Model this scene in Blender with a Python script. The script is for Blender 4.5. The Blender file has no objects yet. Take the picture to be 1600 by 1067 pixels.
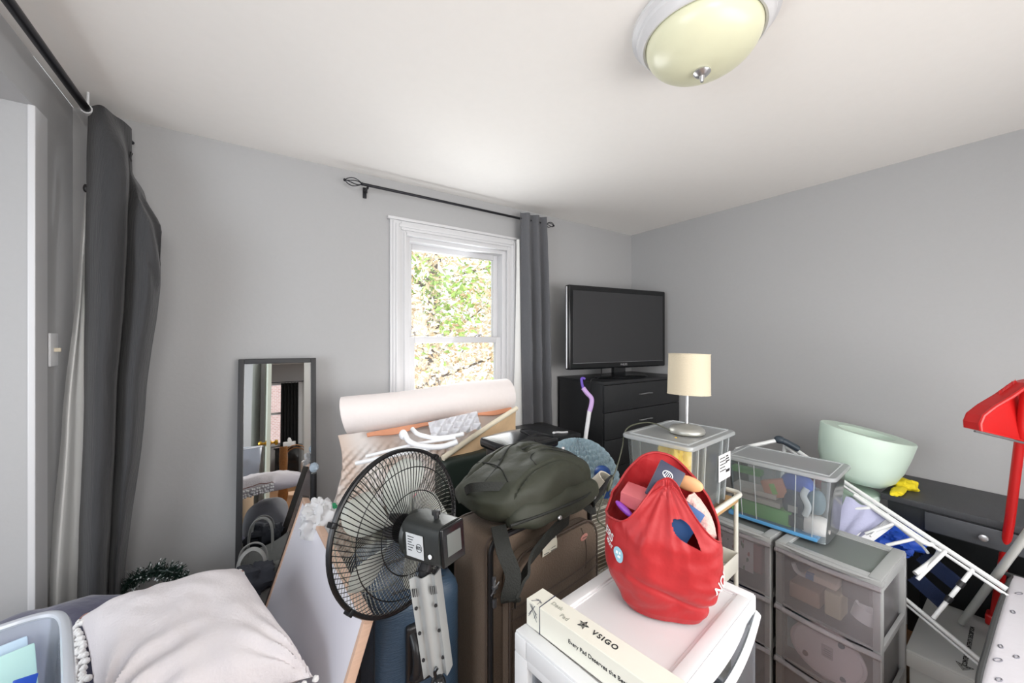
import bpy, bmesh, math, random
from mathutils import Vector, Matrix, Euler, noise
random.seed(7)
PI = math.pi
SC = bpy.context.scene
COL = SC.collection

# ------------------------------------------------------------------ camera, world, lights, exposure
YAW = math.radians(34.05)
cam_d = bpy.data.cameras.new('camera')
cam_d.sensor_width = 36.0
cam_d.lens = 600.0 / 1600.0 * 36.0
cam_d.shift_y = -4.5 / 1600.0
cam_d.clip_start = 0.02
cam = bpy.data.objects.new('camera', cam_d)
cam.location = (0, 0, 1.5)
cam.rotation_euler = (PI / 2, 0, -YAW)
COL.objects.link(cam)
SC.camera = cam

W = bpy.data.worlds.new('sky')
SC.world = W
W.use_nodes = True
wn = W.node_tree.nodes
bg = wn['Background']
bg.inputs[0].default_value = (0.86, 0.93, 1.0, 1)
bg.inputs[1].default_value = 1.3

def area(name, loc, target, sx, sy, power, col=(1, 1, 1)):
    l = bpy.data.lights.new(name, 'AREA')
    l.shape = 'RECTANGLE'; l.size = sx; l.size_y = sy; l.energy = power; l.color = col
    o = bpy.data.objects.new(name, l)
    o.location = loc
    d = Vector(target) - Vector(loc)
    o.rotation_euler = d.to_track_quat('-Z', 'Y').to_euler()
    COL.objects.link(o)
    if 'front' in name: l.spread = math.radians(152)
    return o

sl = bpy.data.lights.new('sun', 'SUN'); sl.energy = 3.0; sl.angle = 0.02; sl.color = (1, .95, .86)
sun = bpy.data.objects.new('sun', sl); sun.rotation_euler = Euler((math.radians(48), 0, math.radians(-25))); COL.objects.link(sun)
# daylight arriving through the side window of the alcove on the left and through the window in the back wall
area('daylight_alcove', (-1.60, 0.35, 1.50), (0.6, 0.7, 0.9), 1.4, 1.3, 20, (0.90, 0.95, 1.0))
area('daylight_back_window', (1.12, 2.30, 1.5), (.2, 0.3, 1.9), 0.6, 1.1, 8, (0.95, 0.98, 1.0))
area('daylight_front', (1.30, -0.92, 1.30), (1.45, 1.5, 0.95), 1.8, 1.2, 26, (1.0, 0.98, 0.96))  # added fill in front of the solid front wall, no window stands there
area('entry_fill', (-0.20, -0.85, 2.22), (-0.15, 2.2, 1.25), 0.6, 0.3, 9, (1.0, 0.99, 0.97))  # added fill to lift the left of the back wall, no lamp hangs here
area('hall_light', (0.1, -2.9, 2.35), (0.1, -2.9, 0), 0.9, 0.9, 30, (1, .97, .92))
SC.view_settings.view_transform = 'Standard'
SC.view_settings.look = 'None'
SC.view_settings.exposure = 0.55
SC.view_settings.gamma = 1.0
SC.cycles.transparent_max_bounces = 40
SC.cycles.max_bounces = 14
SC.cycles.diffuse_bounces = 6
SC.view_settings.use_curve_mapping = False

# ------------------------------------------------------------------ helpers
def lin(h):
    if isinstance(h, str):
        v = [int(h[i:i + 2], 16) / 255 for i in (0, 2, 4)]
    else:
        v = [x / 255 for x in h]
    return [x / 12.92 if x <= .04045 else ((x + .055) / 1.055) ** 2.4 for x in v] + [1]

def mat(name, col, rough=.6, metal=0.0, bump=0.0, scale=40.0, var=0.0, spec=.5, stretch=None, sheen=0.0, trans=0.0):
    m = bpy.data.materials.new(name)
    m.use_nodes = True
    nt = m.node_tree; n = nt.nodes; b = n['Principled BSDF']
    b.inputs['Base Color'].default_value = lin(col)
    b.inputs['Roughness'].default_value = rough
    b.inputs['Metallic'].default_value = metal
    b.inputs['Specular IOR Level'].default_value = spec
    if sheen: b.inputs['Sheen Weight'].default_value = sheen
    if trans: b.inputs['Transmission Weight'].default_value = trans
    if bump or var:
        tc = n.new('ShaderNodeTexCoord'); mp = n.new('ShaderNodeMapping')
        if stretch: mp.inputs['Scale'].default_value = stretch
        nz = n.new('ShaderNodeTexNoise'); nz.inputs['Scale'].default_value = scale; nz.inputs['Detail'].default_value = 4
        nt.links.new(tc.outputs['Object'], mp.inputs[0]); nt.links.new(mp.outputs[0], nz.inputs[0])
        if bump:
            bp = n.new('ShaderNodeBump'); bp.inputs['Strength'].default_value = bump; bp.inputs['Distance'].default_value = .01
            nt.links.new(nz.outputs['Fac'], bp.inputs['Height']); nt.links.new(bp.outputs[0], b.inputs['Normal'])
        if var:
            mx = n.new('ShaderNodeMix'); mx.data_type = 'RGBA'
            c = lin(col)
            mx.inputs[6].default_value = [min(1, x * (1 - var)) for x in c[:3]] + [1]
            mx.inputs[7].default_value = [min(1, x * (1 + var)) for x in c[:3]] + [1]
            nt.links.new(nz.outputs['Fac'], mx.inputs[0]); nt.links.new(mx.outputs[2], b.inputs['Base Color'])
    return m

def plastic(name, col, opac=.35, rough=.25, haze=.6):
    """clear or frosted plastic: part see-through, part scattering, with a gloss"""
    m = bpy.data.materials.new(name); m.use_nodes = True
    nt = m.node_tree; n = nt.nodes; out = n['Material Output']; n.remove(n['Principled BSDF'])
    tr = n.new('ShaderNodeBsdfTransparent'); tr.inputs[0].default_value = [.5 + .5 * x for x in lin(col)[:3]] + [1]
    df = n.new('ShaderNodeBsdfDiffuse'); df.inputs[0].default_value = lin(col)
    tl = n.new('ShaderNodeBsdfTranslucent'); tl.inputs[0].default_value = lin(col)
    m1 = n.new('ShaderNodeMixShader'); m1.inputs[0].default_value = haze
    gl = n.new('ShaderNodeBsdfGlossy'); gl.inputs['Roughness'].default_value = rough
    m2 = n.new('ShaderNodeMixShader'); m2.inputs[0].default_value = opac
    m3 = n.new('ShaderNodeMixShader')
    fr = n.new('ShaderNodeLayerWeight'); fr.inputs['Blend'].default_value = .25
    L = nt.links.new
    L(df.outputs[0], m1.inputs[1]); L(tl.outputs[0], m1.inputs[2])
    L(tr.outputs[0], m2.inputs[1]); L(m1.outputs[0], m2.inputs[2])
    L(fr.outputs['Fresnel'], m3.inputs[0]); L(m2.outputs[0], m3.inputs[1]); L(gl.outputs[0], m3.inputs[2])
    L(m3.outputs[0], out.inputs[0])
    return m

LOCS = {}
def thing(name, label, cat, loc=(0, 0, 0), rotz=0.0, group=None, rot=None):
    o = bpy.data.objects.new(name, None); o.empty_display_size = .05
    o.location = loc
    o.rotation_euler = rot if rot else (0, 0, rotz)
    COL.objects.link(o)
    LOCS[o.name] = Matrix.LocRotScale(Vector(loc), Euler(rot if rot else (0, 0, rotz)), None)
    o['label'] = label; o['category'] = cat
    if group: o['group'] = group
    return o

def tag(o, label, cat, group=None, kind=None):
    o['label'] = label; o['category'] = cat
    if group: o['group'] = group
    if kind: o['kind'] = kind
    return o

def obj(name, bm, mats, parent=None, world=True, smooth=True, label=None, kind=None, loc=None, rotz=0.0):
    """link one mesh object; world=False means the vertices are already local to the parent"""
    if world and parent is not None:
        bm.transform(LOCS[parent.name].inverted())
    me = bpy.data.meshes.new(name)
    if parent is None and loc is None and name.split('_')[0] not in ('wall', 'floor', 'ceiling', 'baseboard', 'trim'):
        cs = [v.co for v in bm.verts]
        if cs:
            c = Vector(((min(v.x for v in cs) + max(v.x for v in cs)) / 2, (min(v.y for v in cs) + max(v.y for v in cs)) / 2, min(v.z for v in cs)))
            bmesh.ops.translate(bm, verts=bm.verts, vec=-c); loc = c
    bmesh.ops.recalc_face_normals(bm, faces=bm.faces)
    bm.to_mesh(me); bm.free()
    for m in (mats if isinstance(mats, (list, tuple)) else [mats]): me.materials.append(m)
    if smooth:
        me.polygons.foreach_set('use_smooth', [True] * len(me.polygons))
        try: me.set_sharp_from_angle(angle=math.radians(38))
        except Exception: pass
    o = bpy.data.objects.new(name, me); COL.objects.link(o)
    if parent is not None:
        o.parent = parent
        if parent.type == 'MESH' or parent.name not in LOCS: LOCS[o.name] = LOCS.get(parent.name, Matrix())
        else: LOCS[o.name] = LOCS[parent.name]
    if loc is not None:
        o.location = loc; o.rotation_euler = (0, 0, rotz)
        if parent is None: LOCS[o.name] = Matrix.LocRotScale(Vector(loc), Euler((0, 0, rotz)), None)
    elif parent is None: LOCS[o.name] = Matrix()
    if label: o['label'] = label
    if kind: o['kind'] = kind
    return o

def struct(name, bm, m, smooth=False):
    o = obj(name, bm, m, smooth=smooth); o['kind'] = 'structure'; return o

def B(): return bmesh.new()

def merge(bm, other):
    me = bpy.data.meshes.new('t'); other.to_mesh(me); other.free(); bm.from_mesh(me); bpy.data.meshes.remove(me)

def box(bm, lo, hi, bev=0.0, seg=2, M=None, mi=0):
    t = bmesh.new(); r = bmesh.ops.create_cube(t, size=1)
    s = [hi[i] - lo[i] for i in range(3)]; c = [(hi[i] + lo[i]) / 2 for i in range(3)]
    for v in t.verts: v.co = Vector((v.co.x * s[0] + c[0], v.co.y * s[1] + c[1], v.co.z * s[2] + c[2]))
    if bev > 0:
        bmesh.ops.bevel(t, geom=t.edges[:], offset=min(bev, min(abs(x) for x in s) * .49), segments=seg, affect='EDGES', profile=.6)
    if M is not None: t.transform(M)
    for f in t.faces: f.material_index = mi
    merge(bm, t)
    return bm

def TR(loc=(0, 0, 0), rx=0, ry=0, rz=0): return Matrix.LocRotScale(Vector(loc), Euler((rx, ry, rz)), None)

def tube(bm, pts, r, n=10, closed=False, caps=True, mi=0, flat=1.0, rs=None):
    pts = [Vector(p) for p in pts]; N = len(pts); rings = []
    up = Vector((0, 0, 1)); prev = None
    for i, p in enumerate(pts):
        a = pts[(i - 1) % N] if (i > 0 or closed) else p
        b = pts[(i + 1) % N] if (i < N - 1 or closed) else p
        t = (b - a).normalized()
        if prev is None:
            u = t.cross(up)
            if u.length < 1e-3: u = t.cross(Vector((1, 0, 0)))
        else:
            u = prev - t * prev.dot(t)
            if u.length < 1e-5: u = t.cross(up)
        u.normalize(); w = t.cross(u); prev = u
        rr = rs[i] if rs else r
        rings.append([bm.verts.new(p + u * math.cos(2 * PI * k / n) * rr + w * math.sin(2 * PI * k / n) * rr * flat) for k in range(n)])
    M = N if closed else N - 1
    for i in range(M):
        a, b = rings[i], rings[(i + 1) % N]
        for k in range(n):
            f = bm.faces.new((a[k], a[(k + 1) % n], b[(k + 1) % n], b[k])); f.material_index = mi
    if caps and not closed:
        for q in (rings[0], rings[-1]):
            f = bm.faces.new(q); f.material_index = mi
    return bm

def bez(pts, n=8):
    """Catmull-Rom through the points"""
    P = [Vector(p) for p in pts]; out = []
    for i in range(len(P) - 1):
        a = P[max(i - 1, 0)]; b = P[i]; c = P[i + 1]; d = P[min(i + 2, len(P) - 1)]
        for k in range(n):
            t = k / n
            out.append(.5 * ((2 * b) + (-a + c) * t + (2 * a - 5 * b + 4 * c - d) * t * t + (-a + 3 * b - 3 * c + d) * t ** 3))
    out.append(P[-1]); return out

def lathe(bm, prof, n=48, M=None, mi=0, cap=True, sx=1, sy=1):
    """prof: list of (r, z) from one end to the other"""
    t = bmesh.new(); rings = []
    for r, z in prof:
        if r < 1e-6: rings.append([t.verts.new((0, 0, z))])
        else: rings.append([t.verts.new((r * math.cos(2 * PI * k / n) * sx, r * math.sin(2 * PI * k / n) * sy, z)) for k in range(n)])
    for a, b in zip(rings, rings[1:]):
        if len(a) == 1 and len(b) == 1: continue
        for k in range(n):
            k2 = (k + 1) % n
            if len(a) == 1: t.faces.new((a[0], b[k], b[k2]))
            elif len(b) == 1: t.faces.new((a[k], a[k2], b[0]))
            else: t.faces.new((a[k], a[k2], b[k2], b[k]))
    if cap:
        for q in (rings[0], rings[-1]):
            if len(q) > 2: t.faces.new(q)
    for f in t.faces: f.material_index = mi
    if M is not None: t.transform(M)
    merge(bm, t); return bm

def grid(bm, fn, nu, nv, thick=0.0, closed_u=False, mi=0, M=None):
    """surface fn(u,v)->point with optional real thickness"""
    t = bmesh.new()
    V = [[t.verts.new(fn(i / nu, j / nv)) for j in range(nv + 1)] for i in range(nu if closed_u else nu + 1)]
    R = len(V)
    for i in range(nu):
        a = V[i]; b = V[(i + 1) % R]
        for j in range(nv):
            try: t.faces.new((a[j], b[j], b[j + 1], a[j + 1]))
            except ValueError: pass
    if thick:
        bmesh.ops.recalc_face_normals(t, faces=t.faces)
        bmesh.ops.solidify(t, geom=t.faces[:], thickness=thick)
    for f in t.faces: f.material_index = mi
    if M is not None: t.transform(M)
    merge(bm, t); return bm

def poly(bm, pts, thick, direction, mi=0, bev=0.0):
    """flat polygon (3-D points) given real thickness along direction"""
    t = bmesh.new(); d = Vector(direction).normalized() * thick
    a = [t.verts.new(Vector(p)) for p in pts]; b = [t.verts.new(Vector(p) + d) for p in pts]
    t.faces.new(a); t.faces.new(list(reversed(b)))
    for i in range(len(pts)):
        j = (i + 1) % len(pts); t.faces.new((a[i], b[i], b[j], a[j]))
    bmesh.ops.recalc_face_normals(t, faces=t.faces)
    if bev: bmesh.ops.bevel(t, geom=t.edges[:], offset=bev, segments=2, affect='EDGES')
    for f in t.faces: f.material_index = mi
    merge(bm, t); return bm

def text_bm(s, size, M, extrude=.0005, bold=False, space=1.0):
    cu = bpy.data.curves.new('txt', 'FONT'); cu.body = s; cu.size = size; cu.extrude = extrude
    cu.align_x = 'CENTER'; cu.align_y = 'CENTER'; cu.space_character = space
    if bold: cu.offset = size * .02
    o = bpy.data.objects.new('txt', cu); COL.objects.link(o)
    bpy.context.view_layer.update()
    me = bpy.data.meshes.new_from_object(o.evaluated_get(bpy.context.evaluated_depsgraph_get()))
    bpy.data.objects.remove(o); bpy.data.curves.remove(cu)
    bm = bmesh.new(); bm.from_mesh(me); bpy.data.meshes.remove(me); bm.transform(M); return bm

def face_M(origin, xdir, ydir):
    x = Vector(xdir).normalized(); y = Vector(ydir); y = (y - x * y.dot(x)).normalized(); z = x.cross(y)
    m = Matrix((x, y, z)).transposed().to_4x4(); m.translation = Vector(origin); return m

def nz(p, s=1.0, seed=0.0): return noise.noise(Vector((p[0] * s + seed, p[1] * s - seed, p[2] * s + 3.1 * seed)))

def superell(bm, sx, sy, sz, e1=.6, e2=.6, nu=48, nv=24, fn=None, M=None, mi=0):
    def sp(c, e): return math.copysign(abs(c) ** e, c)
    def f(u, v):
        a = 2 * PI * u; b = -PI / 2 + PI * v
        cb = sp(math.cos(b), e2)
        p = Vector((sx * sp(math.cos(a), e1) * cb, sy * sp(math.sin(a), e1) * cb, sz * sp(math.sin(b), e2)))
        return fn(p, u, v) if fn else p
    t = bmesh.new()
    grid(t, f, nu, nv, closed_u=True)
    bmesh.ops.remove_doubles(t, verts=t.verts, dist=1e-5)
    for fc in t.faces: fc.material_index = mi
    if M is not None: t.transform(M)
    merge(bm, t); return bm

# camera-side helper: a point given by where it lies along a line of sight and how far off it is (metres)
def P(px, py, d):
    x = (px - 800) / 600 * d
    return Vector((x * math.cos(YAW) + d * math.sin(YAW), -x * math.sin(YAW) + d * math.cos(YAW), 1.5 - (py - 529) / 600 * d))

# ------------------------------------------------------------------ materials
M_wall = mat('wall_paint', (176, 176, 177), .75, bump=.05, scale=60, var=.02)
M_ceil = mat('ceiling_paint', (245, 242, 238), .9, bump=.03, scale=30, var=.015)
M_white = mat('white_gloss_paint', (212, 212, 214), .35, bump=.03, scale=20)
M_wplas = mat('white_plastic', (232, 233, 235), .4, bump=.02, scale=15)
M_wood = mat('floor_wood', (150, 110, 75), .45, bump=.1, scale=8, var=.25, stretch=(1, 12, 1))
M_black = mat('black_laminate', (38, 39, 41), .42, bump=.06, scale=50, var=.15)
M_blackg = mat('black_gloss', (22, 23, 25), .18)
M_blackp = mat('black_plastic', (34, 34, 36), .38, bump=.03, scale=80)
M_rod = mat('dark_metal', (48, 48, 52), .35, .8)
M_chrome = mat('brushed_metal', (200, 200, 202), .3, .9)
M_satin = mat('satin_aluminium', (205, 205, 200), .4, .35)
M_brass = mat('brass', (190, 150, 60), .25, .9)
M_curtain = mat('charcoal_curtain', (54, 54, 56), .85, bump=.3, scale=120, var=.12, stretch=(1, 1, .1), sheen=.15)
M_curtain2 = mat('grey_curtain', (92, 93, 97), .8, bump=.2, scale=120, var=.1, sheen=.15)
M_lining = mat('curtain_lining', (226, 226, 224), .8, bump=.1, scale=60)
M_mirror = mat('mirror_glass', (245, 246, 246), .01, 1.0)
M_clear = plastic('clear_plastic', (242, 248, 250), .13, .12, .45)
M_clearlid = plastic('clear_lid_plastic', (244, 248, 250), .42, .15, .35)
M_frost = plastic('frosted_plastic', (232, 238, 246), .22, .2, .5)
M_smoke = plastic('smoky_drawer_plastic', (236, 232, 236), .21, .2, .4)
M_greyclear = plastic('grey_translucent_plastic', (176, 182, 180), .6, .25, .5)
M_greyp = mat('grey_plastic', (158, 160, 160), .42, bump=.03, scale=30)
M_glass = plastic('window_glass', (250, 252, 252), .02, .01, .5)

# ------------------------------------------------------------------ the room
XL, XR, YB, YF, H = -0.604, 2.86, 2.29, -1.0, 2.44
T = .12
AX = -1.75      # far side of the alcove on the left
b = B(); box(b, (-2.2, -5.2, -.1), (3.2, 2.6, 0)); struct('floor', b, M_wood)
b = B(); box(b, (XL, YF, H), (XR, YB, H + .1)); struct('ceiling', b, M_ceil)
# back wall with a real hole for the window
WX0, WX1, WZ0, WZ1 = .76, 1.50, .88, 2.13
b = B()
box(b, (AX, YB, 0), (WX0, YB + T, H)); box(b, (WX1, YB, 0), (XR + T, YB + T, H))
box(b, (WX0, YB, 0), (WX1, YB + T, WZ0)); box(b, (WX0, YB, WZ1), (WX1, YB + T, H))
struct('wall_back', b, M_wall)
b = B(); box(b, (XR, YF - T, 0), (XR + T, YB, H)); struct('wall_right', b, M_wall)
b = B()
box(b, (XL - T, 1.951, 0), (XL - .0005, YB, H)); box(b, (XL - T, YF, 0), (XL, -.6, H)); box(b, (XL - T, -.6, 2.275), (XL, 1.951, H))
struct('wall_left', b, M_wall)
b = B(); box(b, (XL - .012, 1.944, 0), (XL + .006, 2.04, 2.275), .004); struct('trim_1', b, M_white)
b = B(); box(b, (AX, 1.951, 0), (XL - T, 2.045, 2.275)); struct('wall_alcove_side', b, M_wall)
b = B()
box(b, (AX - T, YF, 0), (AX, 2.045, .8)); box(b, (AX - T, YF, 2.2), (AX, 2.045, 2.275))
box(b, (AX - T, YF, .8), (AX, -.35, 2.2)); box(b, (AX - T, 1.05, .8), (AX, 2.045, 2.2))
struct('wall_alcove_back', b, M_wall)
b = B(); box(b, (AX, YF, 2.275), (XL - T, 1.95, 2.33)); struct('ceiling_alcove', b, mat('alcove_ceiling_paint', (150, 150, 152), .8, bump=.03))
b = B()
for y0, y1 in ((-.35, -.31), (.33, .37), (1.01, 1.05)): box(b, (AX - .08, y0, .8), (AX - .03, y1, 2.2), .004)
for z0, z1 in ((.8, .84), (1.48, 1.52), (2.16, 2.2)): box(b, (AX - .08, -.35, z0), (AX - .03, 1.05, z1), .004)
w2 = struct('window_2', b, M_white)
# front wall with the doorway (behind the camera, seen in the mirror)
DX0, DX1 = -.56, -.14
b = B()
box(b, (AX - T, YF - T, 0), (DX0, YF, H)); box(b, (DX1, YF - T, 0), (XR, YF, H)); box(b, (DX0, YF - T, 2.05), (DX1, YF, H))
struct('wall_front', b, M_wall)
b = B()
box(b, (DX0 - .04, YF + .001, 0), (DX0, YF + .02, 2.11), .004); box(b, (DX1, YF + .001, 0), (DX1 + .07, YF + .02, 2.11), .004)
box(b, (DX0, YF + .001, 2.05), (DX1, YF + .02, 2.11), .004)
struct('trim_2', b, M_white)
# the hall and the bedroom across it
b = B(); box(b, (-1.7, -5.1, H), (2.0, YF - T, H + .1)); struct('ceiling_hall', b, M_ceil)
b = B()
box(b, (-1.8, -5.1, 0), (-1.7, YF - T, H)); struct('wall_hall_left', b, M_wall)
b = B(); box(b, (2.0, -5.1, 0), (2.1, YF - T, H)); struct('wall_hall_right', b, M_wall)
b = B()
box(b, (-1.7, -5.1, 0), (-1.5, -5.0, H)); box(b, (-.7, -5.1, 0), (2.0, -5.0, H)); box(b, (-1.5, -5.1, 0), (-.7, -5.0, .8)); box(b, (-1.5, -5.1, 2.0), (-.7, -5.0, H))
struct('wall_hall_end', b, M_wall)
M_brick = mat('pink_brick', (196, 160, 150), .9)
nt = M_brick.node_tree; br = nt.nodes.new('ShaderNodeTexBrick'); br.inputs['Scale'].default_value = 6
br.inputs['Color1'].default_value = lin((200, 160, 150)); br.inputs['Color2'].default_value = lin((214, 178, 168)); br.inputs['Mortar'].default_value = lin((226, 220, 215))
tc = nt.nodes.new('ShaderNodeTexCoord'); mp = nt.nodes.new('ShaderNodeMapping'); mp.inputs['Rotation'].default_value = (PI / 2, 0, 0)
nt.links.new(tc.outputs['Object'], mp.inputs[0]); nt.links.new(mp.outputs[0], br.inputs['Vector']); nt.links.new(br.outputs[0], nt.nodes['Principled BSDF'].inputs['Base Color'])
b = B()
for x0, x1 in ((-1.57, -1.5), (-.7, -.63)): box(b, (x0, -4.999, .74), (x1, -4.97, 2.07), .004)
for z0, z1 in ((.74, .8), (2.0, 2.07)): box(b, (-1.5, -4.999, z0), (-.7, -4.97, z1), .004)
box(b, (-1.5, -5.08, 1.38), (-.7, -5.03, 1.43), .004)
w3 = struct('window_3', b, M_white)
b = B(); box(b, (-2.5, -7.1, -.1), (2.5, -7.0, 3.2)); tag(obj('brick_house', b, M_brick, smooth=False), 'pink brick house front beyond the far bedroom window, seen in the mirror', 'house')

# things seen through the doorway in the mirror
M_door = mat('door_paint', (214, 220, 206), .4)
dl = struct('door_1', box(B(), (-.0175, 0, .01), (.0175, .60, 2.04), .003, M=TR((DX0 + .02, YF + .01, 0), rz=math.radians(-13))), M_door)
DM = TR((DX0 + .02, YF + .01, 0), rz=math.radians(-13))
for s_ in (-1, 1):
    b = B(); lathe(b, [(0, 0), (.03, 0), (.03, .006), (.012, .012), (.012, .035), (.027, .045), (.03, .06), (.02, .072), (0, .074)], 24, DM @ TR((s_ * .018, .55, .93), ry=s_ * PI / 2)); obj('door_handle', b, M_brass, dl)
fc_ = thing('far_black_curtain', 'long black curtain beside the far bedroom window seen in the mirror', 'curtain', (-.9, -4.85, .1))
b = B(); grid(b, lambda u, v: Vector((-1.0 + .32 * u, -4.86 + .03 * math.sin(u * 34), 2.02 - 1.95 * v)), 60, 10, thick=.003); obj('curtain_panel', b, mat('black_curtain', (20, 20, 22), .9), fc_)
b = B(); tube(b, [(-1.6, -4.86, 2.04), (-.58, -4.86, 2.04)], .01, 8); obj('rod', b, M_rod, fc_)
for x in (-1.5, -.62): tube(fb := B(), [(x, -4.999, 2.04), (x, -4.86, 2.04)], .006, 6); obj('bracket', fb, M_rod, fc_)
fn = thing('far_nightstand', 'small black nightstand below the far black curtain seen in the mirror', 'nightstand', (-.8, -4.4, 0))
b = B(); box(b, (-1.0, -4.7, .05), (-.60, -4.3, .70), .004); box(b, (-1.02, -4.72, .70), (-.58, -4.28, .73), .004)
for x in (-.98, -.64):
    for y in (-4.68, -4.34): box(b, (x, y, 0), (x + .02, y + .02, .06))
obj('cabinet', b, M_blackg, fn)
b = B(); box(b, (-.97, -4.299, .42), (-.63, -4.29, .66), .003); obj('drawer', b, M_blackg, fn)
tb = thing('tissue_box', 'white tissue box on the far black nightstand seen in the mirror', 'tissue box', (-.78, -4.45, .73))
b = B(); box(b, (-.88, -4.52, .731), (-.68, -4.38, .82), .006); obj('box', b, M_wplas, tb)
b = B(); crumple(b, (-.78, -4.45, .845), .04, .02, .04, 4) if False else superell(b, .035, .02, .045, 1, 1, 20, 12, lambda p, u, v: p * (1 + .5 * nz(p, 30)), M=TR((-.78, -4.45, .85))); obj('tissue', b, M_wplas, tb)
ab = thing('far_bed', 'white bed beyond the doorway seen in the mirror', 'bed', (.3, -3.6, 0))
b = B(); box(b, (-.38, -4.6, .25), (1.0, -2.7, .55), .05, 4); obj('mattress', b, mat('white_linen', (228, 228, 230), .8, bump=.2, scale=8), ab)
b = B(); box(b, (-.36, -4.6, .08), (.98, -2.72, .25), .01)
for x in (-.36, .92):
    for y in (-4.55, -2.8): box(b, (x, y, 0), (x + .05, y + .05, .09))
obj('bed_base', b, M_black, ab)
ws = thing('wicker_stand', 'gold wicker stand with arched handles seen through the doorway in the mirror', 'basket stand', (-.55, -2.6, 0))
M_wick = mat('gold_wicker', (170, 120, 70), .5, bump=.5, scale=40, var=.3)
b = B(); lathe(b, [(.05, 0), (.07, .1), (.045, .3), (.06, .6), (.055, .8), (.04, .8), (.04, .02), (0, .02), (0, 0), (.05, 0)], 20, TR((-.60, -2.6, .001)), cap=False); obj('basket', b, M_wick, ws)
for dz in (0, .04):
    b = B(); tube(b, bez([(-.62, -2.6, .5), (-.55, -2.6, .75 - dz), (-.40, -2.6, .80 - dz), (-.28, -2.6, .65 - dz), (-.26, -2.6, .001)], 8), .008, 8); obj('handle', b, M_wick, ws)

# window in the back wall
b = B()
gx0, gx1 = .80, 1.42
def frame(bm, x0, x1, z0, z1, w, y0, y1, bev=.003):
    box(bm, (x0, y0, z0), (x0 + w, y1, z1), bev); box(bm, (x1 - w, y0, z0), (x1, y1, z1), bev)
    box(bm, (x0 + w, y0, z1 - w), (x1 - w, y1, z1), bev); box(bm, (x0 + w, y0, z0), (x1 - w, y1, z0 + w), bev)
frame(b, WX0 - .001, WX1 + .001, WZ0, WZ1, .035, YB + .001, YB + T, .003)
win = struct('window_1', b, M_white)
b = B()
# moulded casing in three steps
frame(b, .67, 1.59, .80, 2.215, .095, YB - .018, YB - .0005, .004)
frame(b, .685, 1.575, .81, 2.20, .05, YB - .026, YB - .017, .005)
frame(b, .70, 1.56, .82, 2.185, .020, YB - .034, YB - .024, .005)
frame(b, .752, 1.508, .87, 2.138, .016, YB - .026, YB - .016, .004)
box(b, (.655, YB - .03, 2.205), (1.605, YB - .0005, 2.222), .004)
obj('casing', b, M_white, win, label='moulded white window casing')
b = B(); frame(b, WX0 + .034, WX1 - .034, 1.475, WZ1 - .034, .036, YB + .065, YB + .1, .004)
box(b, (WX0 + .034, YB + .055, 1.475), (WX1 - .034, YB + .1, 1.515), .003)
obj('upper_sash', b, M_white, win)
b = B(); frame(b, WX0 + .034, WX1 - .034, WZ0 + .034, 1.512, .04, YB + .02, YB + .06, .004)
low = obj('lower_sash', b, M_white, win)
for x in (1.0, 1.28):
    b = B(); lathe(b, [(0, 0), (.014, 0), (.014, .008), (.006, .014), (0, .014)], 16, TR((x, YB + .04, 1.512)))
    box(b, (x - .004, YB + .02, 1.52), (x + .03, YB + .03, 1.53), .002)
    obj('sash_lock', b, M_chrome, low)
b = B(); box(b, (WX0 + .07, YB + .08, 1.515), (WX1 - .07, YB + .084, WZ1 - .07)); obj('upper_pane', b, M_glass, win, smooth=False)
b = B(); box(b, (WX0 + .074, YB + .038, WZ0 + .074), (WX1 - .074, YB + .042, 1.472)); obj('lower_pane', b, M_glass, low, smooth=False)
b = B(); box(b, (.65, YB - .07, .79), (1.61, YB - .0005, .815), .006); obj('window_sill', b, M_white, win)
for nm, lo, hi in (('baseboard_back', (XL, YB - .015, 0), (XR, YB - .0005, .1)), ('baseboard_right', (XR - .015, YF, 0), (XR - .0005, YB - .016, .1))):
    b = B(); box(b, lo, hi, .004); struct(nm, b, M_white)

# tree with autumn leaves outside the window
M_bark = mat('bark', (110, 98, 90), .9, bump=.6, scale=20, var=.2)
M_lg = mat('green_leaf', (160, 194, 104), .6, var=.25, scale=3)
M_ly = mat('tan_leaf', (240, 212, 178), .6, var=.2, scale=3)
M_lw = mat('pale_leaf', (250, 240, 228), .6, var=.1, scale=3)
tree = thing('autumn_tree', 'tree with tan and green autumn leaves filling the view outside the window', 'tree', (2.2, 5.6, -3.0))
b = B()
tube(b, bez([(2.6, 6.5, -3), (2.6, 6.4, 0), (2.6, 6.3, 2), (2.6, 6.2, 5)]), .13, 10)
bl = []
for k in range(34):
    a = random.uniform(0, 2 * PI); z = random.uniform(-.6, 3.8); L = random.uniform(1.2, 2.4)
    p0 = Vector((2.2, 5.75, z)); p1 = p0 + Vector((math.cos(a) * L * .5, math.sin(a) * L * .35, .35)); p2 = p0 + Vector((math.cos(a) * L, math.sin(a) * L * .6, .5 + random.uniform(-.4, .5)))
    q = bez([p0, p1, p2], 5); tube(b, q, .02, 6, rs=[.03 * (1 - i / len(q) * .8) for i in range(len(q))]); bl += q
obj('trunk', b, M_bark, tree, world=True)
lv = bmesh.new()
rnd = random.Random(3)
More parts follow.
